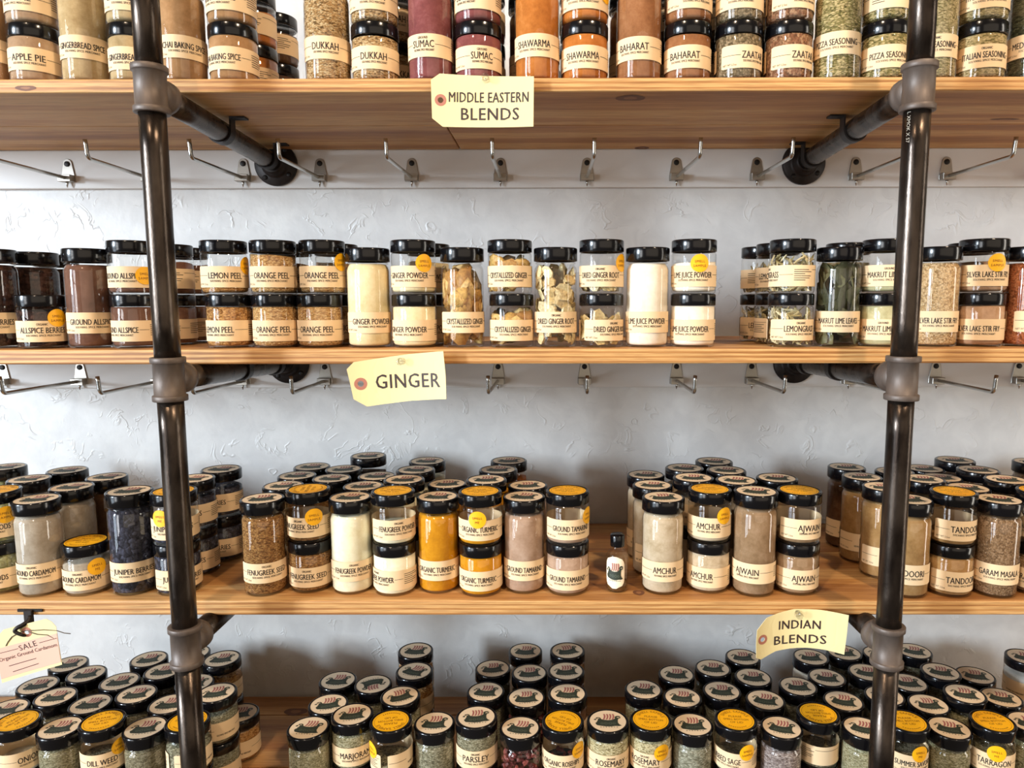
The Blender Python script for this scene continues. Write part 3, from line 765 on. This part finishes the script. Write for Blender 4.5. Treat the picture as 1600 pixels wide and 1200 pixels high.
# third shelf: pixel of each lid centre
S(3, -6, 765, 'pods', 'CARDAMOM PODS', 'cardamom pods', (-30, .5, (15, 'SAMPLE', .042)), (-45, 1, None), lid='yellow')
T(3, 59, 779, 'cardamom', 'GROUND CARDAMOM', 'grey ground cardamom', -25, above='ORGANIC')
col(3, 'U', 131, 844, 'cardamom', 'GROUND CARDAMOM', name='ground cardamom', a=-25, sticker=(22, 'ME', .041), fill=.8, lid='yellow', above='ORGANIC')
T(3, 202.5, 766, 'juniper', 'JUNIPER BERRIES', 'blue black juniper berries', -2, kind='X')
S(3, 270.6, 766, 'juniper', 'JUNIPER BERRIES', 'juniper berries', (-10, .5, (-38, 'ME', .041)), (12, 1, None), lid='yellow')
T(3, 410, 778, 'fen_seed', 'FENUGREEK SEED', 'fenugreek seed', 3, above='ORGANIC')
S(3, 482, 763, 'fen_seed', 'FENUGREEK SEED', 'fenugreek seed', (-30, .18, (12, 'SAMPLE', .039)), (-12, 1, None), lid='yellow', above='ORGANIC', lidrot=90)
T(3, 548, 776, 'fen_powder', 'FENUGREEK POWDER', 'cream fenugreek powder', 4, above='ORGANIC')
S(3, 614, 766, 'fen_powder', 'FENUGREEK POWDER', 'fenugreek powder', (13, .5, None), (-58, 1, None), lid='yellow', above='ORGANIC')
T(3, 683, 775, 'turmeric', 'ORGANIC TURMERIC', 'mustard yellow turmeric', -8)
S(3, 749.4, 766.6, 'turmeric', 'ORGANIC TURMERIC', 'turmeric', (-3, .28, (-8, 'ME', .040)), (-10, 1, None), lid='yellow')
T(3, 819, 775, 'tamarind', 'GROUND TAMARIND', 'pinkish ground tamarind', 0)
S(3, 886, 765.6, 'tamarind', 'GROUND TAMARIND', 'ground tamarind', (12, .22, (65, 'SAMPLE', .041)), (0, 1, None), lid='yellow')
T(3, 1036.6, 776, 'amchur', 'AMCHUR', 'pale amchur', 8)
S(3, 1109.4, 763, 'amchur', 'AMCHUR', 'amchur', (-2, .3, (43, 'SAMPLE', .041)), (-19, 1, None), lid='yellow')
T(3, 1181, 766.6, 'ajwain', 'AJWAIN', 'brown ajwain', -19, kind='X')
S(3, 1249, 765, 'ajwain', 'AJWAIN', 'ajwain', (33, .3, None), (22, 1, None), lid='yellow')
T(3, 1422.5, 779.6, 'tandoori', 'TANDOORI', 'tan tandoori', 4)
S(3, 1493.7, 767, 'tandoori', 'TANDOORI', 'tandoori', (42, .25, None), (38, 1, None), lid='yellow')
T(3, 1570, 782, 'garam', 'GARAM MASALA', 'brown garam masala', 15)
S(3, 1621, 766, 'garam', 'GARAM MASALA', 'garam masala', (0, .4, None), (0, 1, None), lid='yellow')
for kind, px, py, c in (('T', 9, 729, 'pods'), ('T', 105, 734, 'cardamom'), ('T', 45.6, 747.5, 'cardamom'), ('T', 167, 744.5, 'dark_spice'), ('T', 112, 760, 'cardamom'),
        ('T', 442.5, 758, 'fen_seed'), ('T', 475, 742.5, 'fen_seed'), ('T', 510.6, 744, 'fen_seed'), ('T', 495, 729, 'fen_seed'), ('T', 539, 730, 'fen_seed'), ('S', 563.5, 715, 'dark_spice'),
        ('T', 590.6, 743, 'fen_powder'), ('T', 569.4, 758.5, 'fen_powder'), ('S', 630, 748, 'fen_powder'), ('S', 648, 733, 'fen_powder'), ('S', 667, 720, 'fen_powder'), ('T', 699, 755, 'turmeric'),
        ('S', 760.6, 748.5, 'turmeric'), ('S', 778.5, 733, 'turmeric'), ('S', 795, 719, 'orange_pow'), ('T', 824, 757.5, 'tamarind'),
        ('T', 1010, 741, 'amchur'), ('T', 1020, 757, 'amchur'), ('S', 1069, 731, 'amchur'), ('S', 1084, 745, 'amchur'), ('X', 1115.6, 720, 'ajwain'), ('X', 1136, 735, 'ajwain'), ('X', 1149, 749, 'ajwain'), ('S', 1214, 746, 'ajwain'),
        ('T', 1323, 729, 'dark_spice'), ('T', 1347, 744, 'tandoori'), ('T', 1381, 760, 'tandoori'), ('S', 1450, 748, 'tandoori'), ('T', 1477, 747, 'tandoori'), ('T', 1409, 735, 'tandoori'), ('T', 1441, 732.6, 'tandoori'),
        ('S', 1487, 718.6, 'garam'), ('S', 1528, 733.7, 'garam'), ('S', 1567, 749, 'garam'), ('T', 1519, 763, 'garam'), ('T', 1613, 721, 'garam')):
    B(3, kind, px, py, c, '', 26 if px == 1381 else random.uniform(-25, 35))
B(3, 'S', 305, 746, 'juniper', 'JUNIPER BERRIES', -38, a2=-35); B(3, 'S', 343, 733, 'juniper', 'JUNIPER BERRIES', -46, a2=-40)

# bottom shelf
S(4, 22, 1132, 'white', 'ONION', 'onion', (20, .3, (60, 'SAMPLE', .041)), (0, 1, None), lid='yellow', lidrot=60)
T(4, 76, 1153, 'spinach', '', 'dull green herbs', 0)
S(4, 149, 1135, 'dill', 'DILL WEED', 'dill weed', (-8, .35, (38, 'SAMPLE', .041)), (0, 1, None), lid='yellow')
T(4, 211.7, 1151, 'dill', 'DILL WEED', 'green dill weed', 0)
S(4, 289, 1127.5, 'parsley', '', 'herbs behind the left pipe', (42, .75, None), (0, 1, None), lid='yellow')
T(4, 478.5, 1142.8, 'marjoram', 'MARJORAM', 'green marjoram', 0)
S(4, 551, 1115.7, 'marjoram', 'MARJORAM', 'marjoram', (5, .95, None), (0, .9, None))
S(4, 607, 1132.5, 'spinach', '', 'herbs beside tall parsley', (72, .3, (-65, 'SAMPLE', .041)), (0, 1, None), lid='yellow', lidrot=185)
T(4, 679.3, 1129, 'parsley', 'PARSLEY', 'leafy parsley', 0)
S(4, 744, 1119.7, 'parsley', 'PARSLEY', 'parsley', (-4, .97, None), (0, 1, None), above='ORGANIC')
T(4, 813, 1138, 'rosehips', 'ROSEHIPS', 'crushed red rosehips', 0)
S(4, 879.5, 1129, 'rosehips', 'ORGANIC ROSEHIPS', 'rosehips', (-5, .2, (48, 'SAMPLE', .042)), (0, 1, None), lid='yellow', lidrot=150)
S(4, 951.5, 1130.3, 'rosemary', 'ROSEMARY', 'cream-lidded rosemary', (10, .98, None), (0, 1, None), above='ORGANIC')
S(4, 1016.6, 1124, 'rosemary', 'ROSEMARY', 'yellow-lidded rosemary', (-15, .95, (33, 'SAMPLE', .040)), (0, 1, None), lid='yellow', above='GROUND')
T(4, 1082, 1131.6, 'sage', 'RUBBED SAGE', 'pale rubbed sage', 0)
S(4, 1149, 1123.6, 'sage', 'RUBBED SAGE', 'rubbed sage', (-30, .35, (35, 'SAMPLE', .040)), (0, 1, None), lid='yellow')
T(4, 1221.4, 1136, 'lavender', 'SAGE LEAVES', 'grey lilac sage leaf', 0)
S(4, 1279, 1114, 'savory', '', 'herbs under the indian blends tag', (-135, .3, None), (0, 1, None), lid='yellow', lidrot=180)
T(4, 1350, 1137, 'marjoram', 'SUMMER SAVORY', 'green summer savory', 0)
S(4, 1421, 1130, 'savory', 'SUMMER SAVORY', 'summer savory', (30, .6, (40, 'ME', .041)), (0, 1, None), lid='yellow')
T(4, 1495, 1149.6, 'tarragon', 'TARRAGON', 'olive tarragon', 0)
S(4, 1557, 1133, 'tarragon', 'TARRAGON', 'tarragon', (12, .6, (15, 'ME', .041)), (0, 1, None), lid='yellow')
for kind, px, py, c in (('T', 16, 1106, 'dill'), ('T', 59, 1070, 'dill'), ('T', 107, 1037, 'dill'), ('T', 135, 1052.5, 'dill'), ('T', 81, 1089.5, 'dill'), ('T', 139.5, 1101.7, 'dill'), ('T', 233, 1029.7, 'dill'), ('T', 253, 1048, 'dill'),
        ('T', 190, 1065, 'dill'), ('T', 209.5, 1083, 'dill'), ('T', 260, 1104, 'parsley'), ('S', 344, 1034.5, 'lemon'), ('T', 305, 1067, 'parsley'), ('S', 341.7, 1077.5, 'parsley'), ('U', 368, 1115, 'lemon'), ('T', 300, 1020, 'parsley'),
        ('T', 513, 1099.5, 'marjoram'), ('T', 531.7, 1063, 'marjoram'), ('T', 579, 1068, 'marjoram'), ('S', 625.5, 1087, 'marjoram'), ('S', 647.5, 1048, 'lemon'), ('S', 649.4, 1016, 'lemon'),
        ('T', 759, 1080, 'parsley'), ('T', 770, 1044, 'parsley'), ('T', 821, 1016.7, 'lime'), ('T', 828, 1051, 'parsley'), ('T', 822, 1089.5, 'rosehips'), ('S', 887, 1083, 'dark_spice'), ('S', 884, 1047.8, 'dark_spice'), ('S', 886.6, 1016, 'lemon'),
        ('T', 1005.4, 1076.6, 'rosemary'), ('T', 1057, 1053, 'rosemary'), ('T', 1066.5, 1089, 'sage'), ('T', 1114, 1043.4, 'sage'), ('T', 1128, 1079, 'sage'), ('T', 1160.7, 1026, 'sage'), ('T', 1177, 1057.6, 'sage'), ('T', 1196, 1093, 'lavender'),
        ('T', 1266.7, 1026, 'lime'), ('T', 1247, 1071.7, 'sage'), ('T', 1292, 1058, 'sage'), ('T', 1322.6, 1019, 'sage'), ('T', 1318, 1094.6, 'sage'), ('T', 1355, 1050, 'sage'), ('T', 1428, 1016.7, 'savory'), ('S', 1471, 1048.8, 'savory'),
        ('T', 1523, 1054.6, 'savory'), ('T', 1419, 1066, 'savory'), ('T', 1385, 1087, 'savory'), ('S', 1508, 1083.6, 'tarragon'), ('T', 1563, 1089.5, 'tarragon'), ('T', 1453, 1103, 'savory'), ('T', 1609, 1128.5, 'tarragon'), ('S', 1602, 1026, 'white'), ('T', 1372, 1021, 'savory')):
    B(4, kind, px, py, c, '', random.uniform(-30, 30), lidrot={579: 200, 649.4: -5, 886.6: 18, 647.5: -22, 625.5: 25}.get(px, random.uniform(-9, 9)))

# settle: no two columns of one shelf may touch, none may enter the wall
def rad(d): return SIZES['S' if d['kind'] in 'SU' else d['kind']][2] + .0009
for it in range(1500):
    moved = 0
    for i, a in enumerate(stock):
        for b in stock[i + 1:]:
            if a['shelf'] != b['shelf']: continue
            dx, dy = b['x'] - a['x'], b['y'] - a['y']; d = math.hypot(dx, dy); need = rad(a) + rad(b)
            if d < need:
                if d < 1e-5: dx, dy, d = .001, .001, .0014
                q = (need - d) / d; wa, wb = (.15, .85) if (b['back'] and not a['back']) else ((.85, .15) if (a['back'] and not b['back']) else (.5, .5))
                a['x'] -= dx * q * wa; a['y'] -= dy * q * wa; b['x'] += dx * q * wb; b['y'] += dy * q * wb; moved = max(moved, need - d)
        a['y'] = min(a['y'], YW - rad(a) - .0015); a['y'] = max(a['y'], YF + rad(a) + .001)
    if moved < 5e-5: break

strings = {'`SOLVANG SPICE MERCHANT', 'NET WT 2.5oz', 'GROUND', 'ORGANIC', 'PLEASE', 'SMELL BOTTOM', 'OF LID', 'SMELL SAMPLE', '`SMELL', '`SAMPLE', '`ME', 'L XMOK X 57',
           '~MIDDLE EASTERN', '~BLENDS', '~GINGER', '~INDIAN', '~SALE', 'Organic Ground Cardamom'} | {d['text'] for d in stock if d['text']}
make_texts(sorted(strings))
YELLOW = yellow_sticker()

pipe_frame('left black iron pipe upright with three arms to the wall', -.4794, [(-.4896, .2440), (-.4828, -.1105), (-.486, -.461)])
pipe_frame('right black iron pipe upright with faint white stencil marks', .4387, [(.4486, .2440), (.4452, -.1115), (.440, -.461)], 'L XMOK X 57')

# build the jars
ORD = {1: 'directly behind', 2: 'second behind', 3: 'third behind', 4: 'fourth behind', 5: 'fifth behind', 6: 'sixth behind', 7: 'seventh behind'}
fronts = {s: [d for d in stock if d['shelf'] == s and not d['back']] for s in (1, 2, 3, 4)}
by = {}
for d in stock:
    if d['back']:
        f = min(fronts[d['shelf']], key=lambda q: abs(q['x'] - d['x']))
        by.setdefault(id(f), (f, []))[1].append(d)
def anchor(f):
    n = f['name']; wh = ', ' + f['where'] if f.get('where') else ''
    return ('tall ' if f['kind'] in 'TX' else ('stacked ' if f['kind'] == 'S' else 'short ')) + n + wh
for f, lst in by.values():
    for i, d in enumerate(sorted(lst, key=lambda q: q['y'])): d['pos'] = ORD[i + 1] + ' ' + anchor(f)
for d in stock:
    s = d['shelf']; z = ZT[s]; grp = 'spice jars on the ' + SHELFNAME[s]; lid = d.get('lid', 'ship'); k = d['kind']
    com = dict(text=d['text'], above=d.get('above'), dz=d.get('dz', .008 if (s == 1 and k != 'S') else (.004 if s == 1 else 0)))
    lr = d.get('lidrot', random.uniform(-12, 12))
    if k in 'TX':
        lab = ('tall jar ' + d['pos'] + ', ' + SHELFNAME[s]) if d['back'] else 'tall glass jar of %s, front of the %s' % (d['name'], SHELFNAME[s])
        jar(k, d['x'], d['y'], z, d['content'], lab, grp, rot=d['a'], fill=d.get('fill', 1.), sticker=d.get('sticker'), lid=lid, lidrot=lr, **com)
    elif k == 'U':
        lab = ('short single jar ' + d['pos'] + ', ' + SHELFNAME[s]) if d['back'] else 'single short jar of %s with orange sticker, front of the %s' % (d['name'], SHELFNAME[s])
        jar('S', d['x'], d['y'], z, d['content'], lab, grp, rot=d['a'], fill=d.get('fill', .9), sticker=d.get('sticker'), lid=lid, lidrot=lr, **com)
    else:
        if d['back']:
            u, l = (d['a'], .8, None), (d.get('a2', d['a'] + 20), 1., None); nm = 'jar of the stack ' + d['pos'] + ', ' + SHELFNAME[s]
            nu, nl = 'upper ' + nm, 'lower ' + nm
        else:
            u, l = d['up'], d['lo']; wh = ', ' + d['where'] if d.get('where') else ''
            nu = 'upper short jar of %s%s, front of the %s' % (d['name'], wh, SHELFNAME[s]); nl = 'lower short jar of %s%s, front of the %s' % (d['name'], wh, SHELFNAME[s])
        jx, jy = d.get('lodx', 0.), 0.
        seen = not d['back'] or s == 2 or s == 1 or d.get('a2') is not None or s == 4
        jar('S', d['x'] + jx, d['y'] + jy, z, d['content'], nl, grp, rot=l[0], fill=l[1], sticker=l[2], lid=None, plain_label=seen, **com)
        jar('S', d['x'], d['y'], z + .0735, d['content'], nu, grp, rot=u[0], fill=u[1], sticker=u[2], lid=lid, lidrot=lr, **com)

# ------------------------------------------------------------------ little sample bottle
p = at_z(964, 921, Z3T)
b = thing('dropper_bottle', 'small clear bottle with black cap and longship label, third shelf', 'bottle', (p.x, p.y, G(Z3T)))
R = .0158
link('glass_body', lathe('glass_body_bottle', [(0, .001), (R - .003, .0004), (R - .001, .0012), (R, .004), (R, .050), (R - .0008, .054), (R - .004, .0595), (R - .0075, .063), (R - .0078, .068), (R - .0072, .074)], 32), GLASS, b)
link('contents', lathe('bottle_oil', [(0, .002), (R - .003, .002), (R - .0012, .0045), (R - .0012, .014), (0, .014)], 28), plain('bottle_oil', '#5a3c20', .2), b)
link('cap', lathe('cap', [(0, .066), (.0100, .066), (.0104, .067), (.0104, .0815), (.0096, .083), (0, .083)], 28), LID, b)
V, Fc, mi = [], [], []
def bput(x, y, e): a = x / R; return ((R + e) * math.sin(a), -(R + e) * math.cos(a), y)
n = 32; rows = []
for j in range(13):
    t = -1 + 2 * j / 12; wd = .0150 * (1 - abs(t) ** 4.5) ** .5 if abs(t) < 1 else .003; rows.append(len(V))
    for k in range(13): V.append(bput(wd * (-1 + 2 * k / 12), .031 + .0235 * t, .0004))
for a, c in zip(rows, rows[1:]):
    for k in range(12): Fc.append((a + k, a + k + 1, c + k + 1, c + k)); mi.append(0)
bm = bmesh.new(); bm.from_mesh(poly_mesh('bottle_emblem', ship_polys(.0165)))
for k in range(-9, 10):
    bmesh.ops.bisect_plane(bm, geom=bm.verts[:] + bm.edges[:] + bm.faces[:], plane_co=(k * .0016, 0, 0), plane_no=(1, 0, 0))
bm.verts.index_update(); q0 = len(V)
V.extend(bput(v.co.x, v.co.y * 1.25 + .0315, .0007 + v.co.z) for v in bm.verts)
for f in bm.faces: Fc.append(tuple(q0 + v.index for v in f.verts)); mi.append(f.material_index)
bm.free()
link('paper_label', new_mesh('bottle_label', V, Fc, False, mi), [plain('bottle_label_paper', '#f2dfc0', .7), GREEN, GREEN2, RED], b, rotz=math.atan2(-p.x, p.y) - .25)

# ------------------------------------------------------------------ peg hooks
def hook_meshes():
    V, Fc = [], []; out = []
    for k in range(11): a = PI * k / 10; out.append((.0085 * math.cos(a), .0155 + .0085 * math.sin(a)))
    out += [(-.0125, -.008), (-.0125, -.017), (.0125, -.017), (.0125, -.008)]
    n = len(out)
    for y in (0, -.0022): V += [(x, y, z) for x, z in out]
    Fc += [tuple(range(n)), tuple(range(2 * n - 1, n - 1, -1))] + [(k, n + k, n + (k + 1) % n, (k + 1) % n) for k in range(n)]
    box(V, Fc, -.0115, .0115, -.0150, -.0020, -.0172, -.0050)
    plate_ = bevel_mesh(new_mesh('mounting_plate', V, Fc, False), .0007, 1)
    V, Fc = [], []; tube(V, Fc, [(0, -.0005, .0150), (0, -.0034, .0150), (0, -.0040, .0150)], [.0048, .0048, .0036], 16); screw = new_mesh('screw', V, Fc)
    V, Fc = [], []; pts = [(0, -.004, -.0105), (0, -.10, -.0105), (0, -.176, -.0105)]
    for k in range(1, 6): a = PI / 2 * k / 5; pts.append((0, -.176 - .008 * math.sin(a), -.0105 + .008 * (1 - math.cos(a))))
    pts += [(0, -.1855, .0100), (0, -.187, .0170)]
    tube(V, Fc, pts, .0031, 14); rod = new_mesh('rod', V, Fc)
    V, Fc = [], []; tube(V, Fc, [(0, -.006, -.0170), (0, -.006, -.0205), (0, -.006, -.0265)], [.0026, .0022, .0006], 10); pin = new_mesh('lower_screw', V, Fc)
    return plate_, screw, rod, pin
HM = hook_meshes()
ORDL = ['first', 'second', 'third', 'fourth', 'fifth', 'sixth', 'seventh', 'eighth', 'ninth', 'tenth', 'eleventh', 'twelfth']
for row, (xs, z, nm) in enumerate((((-.863, -.716, -.549, -.412, -.248, -.09, .064, .223, .366, .542, .703, .86), .2305, 'top'), ((-1.012, -.869, -.722, -.568, -.417, -.255, -.098, .061, .23, .368, .545, .706, .858), -.1335, 'second'))):
    for i, x in enumerate(xs):
        r = thing('peg_hook', 'steel peg hook, %s from the left, on the rail under the %s shelf' % ((ORDL + ['last'])[i], nm), 'hook', (x, YW - .012, G(z)), 'peg hooks on the white wall rails')
        link('mounting_plate', HM[0], PLATE, r); link('screw', HM[1], DARKHOLE, r)
        rd = link('rod', HM[2], STEEL, r); rd.rotation_euler[2] = random.uniform(-.03, .03)
        link('lower_screw', HM[3], STEEL, r)

# ------------------------------------------------------------------ tags
def card(name, label, outline, hole, hr, bend, lines, y=YF - .0045, mat=None):
    """flat tag cut from its outline (pixels unprojected to the plane of the shelf front), with a punched hole, bent by bend(x, z)"""
    P = [at_y(px, py, y) for px, py in outline]; hc = at_y(hole[0], hole[1], y)
    org = Vector((sum(p.x for p in P) / len(P), y, sum(p.z for p in P) / len(P)))
    bm = bmesh.new(); dense = []
    for a, c in zip(P, P[1:] + P[:1]):
        m = max(1, int((c - a).length / .008))
        for k in range(m): dense.append(a + (c - a) * k / m)
    def ringe(pts):
        vs = [bm.verts.new((p.x - org.x, 0, p.z - org.z)) for p in pts]; return [bm.edges.new((vs[k], vs[(k + 1) % len(vs)])) for k in range(len(vs))]
    hp = [Vector((hc.x + hr * math.cos(2 * PI * k / 16), y, hc.z + hr * math.sin(2 * PI * k / 16))) for k in range(16)]
    es = ringe(dense) + ringe(hp)
    bmesh.ops.triangle_fill(bm, edges=es, use_beauty=True, use_dissolve=False)
    bmesh.ops.subdivide_edges(bm, edges=bm.edges[:], cuts=1, use_grid_fill=True)
    for v in bm.verts: v.co.y += bend(v.co.x, v.co.z)
    bmesh.ops.recalc_face_normals(bm, faces=bm.faces)
    me = bpy.data.meshes.new(name); bm.to_mesh(me); bm.free()
    root = thing('card_tag', label, 'tag', (org.x, y, G(org.z)))
    c = link('card', me, mat or MANILA, root); so = c.modifiers.new('thickness', 'SOLIDIFY'); so.thickness = .0005; so.offset = 0
    V, Fc = [], []
    for k in range(24):
        a = 2 * PI * k / 24
        for r in (hr, hr * 2.05):
            x, z = hc.x - org.x + r * math.cos(a), hc.z - org.z + r * math.sin(a); V.append((x, bend(x, z) - .0006, z))
    for k in range(24): q = 2 * k; q2 = 2 * ((k + 1) % 24); Fc.append((q, q + 1, q2 + 1, q2))
    link('hole_patch', new_mesh('hole_patch', V, Fc, False), PATCH, root)
    for s, (pa, pb), cap in lines:           # baseline from pixel pa to pixel pb
        A, Bq = at_y(*pa, y), at_y(*pb, y); ux = (Bq - A).normalized(); uz = Vector((-ux.z, 0, ux.x)); L = (Bq - A).length
        vs, fs, wd, ch = TEXTS[s]; V = []; F2 = []
        for e in (-.0003, .0003):
            F2 += [tuple(len(V) + i for i in f) for f in fs]
            for x, q in vs:
                pt = A + ux * (x / wd * L + e) + uz * (q / ch * cap + e * .5); x_, z_ = pt.x - org.x, pt.z - org.z; V.append((x_, bend(x_, z_) - .0006, z_))
        link('lettering', new_mesh('lettering', V, F2, False), TAGINK, root)
    return root, org
def pushpin(px, py, label, y):
    p = at_y(px, py, y); r = thing('push_pin', label, 'push pin', (p.x, y, G(p.z)))
    V, Fc = [], []; tube(V, Fc, [(0, 0, 0), (0, -.0015, 0), (0, -.0022, 0), (0, -.0075, 0), (0, -.0085, 0), (0, -.0100, 0), (0, -.0104, 0)], [.0046, .0046, .0028, .0030, .0050, .0050, .0042], 16)
    link('pin_head', new_mesh('pin_head', V, Fc), CLEAR, r)
    V, Fc = [], []; tube(V, Fc, [(0, .0035, 0), (0, -.004, 0)], [.0004, .0006], 8); link('pin_point', new_mesh('pin_point', V, Fc), STEEL, r)

card('card', 'manila tag hand lettered middle eastern blends, on the top shelf edge', [(687.5, 116), (834.5, 123), (833.7, 200.7), (692.5, 199), (676, 186), (674, 126)], (689, 157.5), .0036,
     lambda x, z: -.0012 - .10 * max(0., .02 - z) ** 1.0 * .12 - 1.2 * x * x, [('~MIDDLE EASTERN', ((702, 160), (826, 162)), .0125), ('~BLENDS', ((721, 188), (811, 189)), .0150)])
pushpin(759, 124, 'clear push pin holding the middle eastern blends tag', YF - .0062)
card('card', 'curled manila tag hand lettered ginger, on the second shelf edge', [(555, 565), (597, 559), (640, 553), (695, 547.5), (699, 585), (700, 621), (640, 626), (575, 634.5), (555, 622.5), (550, 598), (545, 576)], (565.5, 599), .0040,
     lambda x, z: -.0012 + 2.6 * x * x * (-1) , [('~GINGER', ((589, 607), (690, 603)), .0190)])
pushpin(627, 564, 'clear push pin holding the ginger tag', YF - .0062)
card('card', 'bowed manila tag hand lettered indian blends, on the third shelf edge', [(1194, 960), (1216, 955), (1240, 951), (1280, 951), (1319, 953.5), (1316, 985), (1312.5, 1015), (1285, 1012), (1258, 1011), (1234, 1012), (1210, 1014), (1184, 1022.5), (1175.7, 1018), (1175.5, 997), (1177, 976)], (1187, 992), .0034,
     lambda x, z: -.0012 - 4.0 * (x - .01) ** 2, [('~INDIAN', ((1215, 981), (1280, 981)), .0125), ('~BLENDS', ((1207, 1004), (1288, 1003)), .0125)])
pushpin(1246, 958, 'clear push pin holding the indian blends tag', YF - .0062)
sale, org = card('card', 'tilted sale tag with pink paper on a twine loop, lower left', [(0, 991), (7, 983), (26, 978), (50, 972), (73.5, 966), (82.5, 970.5), (89.5, 978), (94, 1007), (99, 1037), (52, 1051), (5, 1066), (1, 1043), (-4, 1010), (-6, 997)], (43, 987), .0034,
     lambda x, z: -.0010 - .6 * x * x, [], y=YF - .0120)
sb = lambda x, z: -.0010 - .6 * x * x
def quad(pts, e, mat, name):
    V = []; Fc = []; nn = 10
    for k in range(nn + 1):
        for (pa, pb) in ((pts[0], pts[1]), (pts[3], pts[2])):
            q = at_y(pa[0] + (pb[0] - pa[0]) * k / nn, pa[1] + (pb[1] - pa[1]) * k / nn, YF - .0120) - org
            V.append((q.x, sb(q.x, q.z) - e, q.z))
    for k in range(nn): a = 2 * k; Fc.append((a, a + 1, a + 3, a + 2))
    return link(name, new_mesh(name, V, Fc, False), mat, sale)
quad([(-4, 1013), (91, 988), (97.5, 1033), (4, 1060)], .0006, PINK, 'pink_paper')
def onsale(s, pa, pb, cap):
    A, Bq = at_y(*pa, YF - .0120), at_y(*pb, YF - .0120); ux = (Bq - A).normalized(); uz = Vector((-ux.z, 0, ux.x)); L = (Bq - A).length
    vs, fs, wd, ch = TEXTS[s]; V = []
    for x, q in vs:
        pt = A + ux * (x / wd * L) + uz * (q / ch * cap) - org; V.append((pt.x, sb(pt.x, pt.z) - .0009, pt.z))
    link('lettering', new_mesh('lettering', V, fs, False), TAGINK, sale)
onsale('~SALE', (33, 1016), (60, 1007.5), .0078); onsale('Organic Ground Cardamom', (2, 1033), (92, 1008), .0052)
for pts in ([(-2, 1020), (30, 1012), (30, 1012.8), (-2, 1020.8)], [(63, 1003), (91, 995), (91, 995.8), (63, 1003.8)], [(16, 1039), (58, 1027), (58, 1028), (16, 1040)], [(22, 1048), (62, 1035), (62, 1036), (22, 1049)]):
    quad(pts, .0009, INK, 'ruled_line')
V, Fc = [], []
def tw(pts): tube(V, Fc, [at_y(x, y_, YF - .0120) - org + Vector((0, -.0022, 0)) for x, y_ in pts], .0006, 6)
tw([(43, 984), (30, 988), (20, 994), (14, 1002), (11, 1008)]); tw([(43, 984), (55, 984), (70, 983), (90, 984), (102, 988), (112, 989)]); tw([(46, 986), (60, 990), (76, 991), (86, 996)])
link('twine', new_mesh('twine', V, Fc), TWINE, sale)
# the dark clip that holds the sale tag
p = at_y(46, 955, YF)
cl = thing('shelf_clip', 'dark metal clip screwed to the third shelf edge above the sale tag', 'clip', (p.x, YF, G(p.z)))
V, Fc = [], []; box(V, Fc, -.016, .020, -.0022, -.0002, -.0004, .0040); box(V, Fc, -.0055, .0065, -.0050, -.0004, -.0180, .0030)
link('clip_plate', bevel_mesh(new_mesh('clip_plate', V, Fc, False), .0008, 1), STRAP, cl)
K = [Vector(q) for q in ((.003, -.004, -.0060), (.004, -.009, -.0105), (.000, -.0145, -.0135), (-.006, -.0175, -.0165), (-.0085, -.0185, -.0205), (-.004, -.0180, -.0245), (.0005, -.0165, -.0275), (.0015, -.0125, -.0300))]
P2 = []; R2 = []
for i in range(len(K) - 1):
    p0, p1, p2, p3 = K[max(i - 1, 0)], K[i], K[i + 1], K[min(i + 2, len(K) - 1)]
    for k in range(4):
        t = k / 4; P2.append(.5 * (2 * p1 + (p2 - p0) * t + (2 * p0 - 5 * p1 + 4 * p2 - p3) * t * t + (3 * p1 - p0 - 3 * p2 + p3) * t ** 3)); R2.append(.0036 - .0019 * (i + t) / (len(K) - 1))
V, Fc = [], []; tube(V, Fc, P2, R2, 10)
link('clip_hook', new_mesh('clip_hook', V, Fc), STRAP, cl)
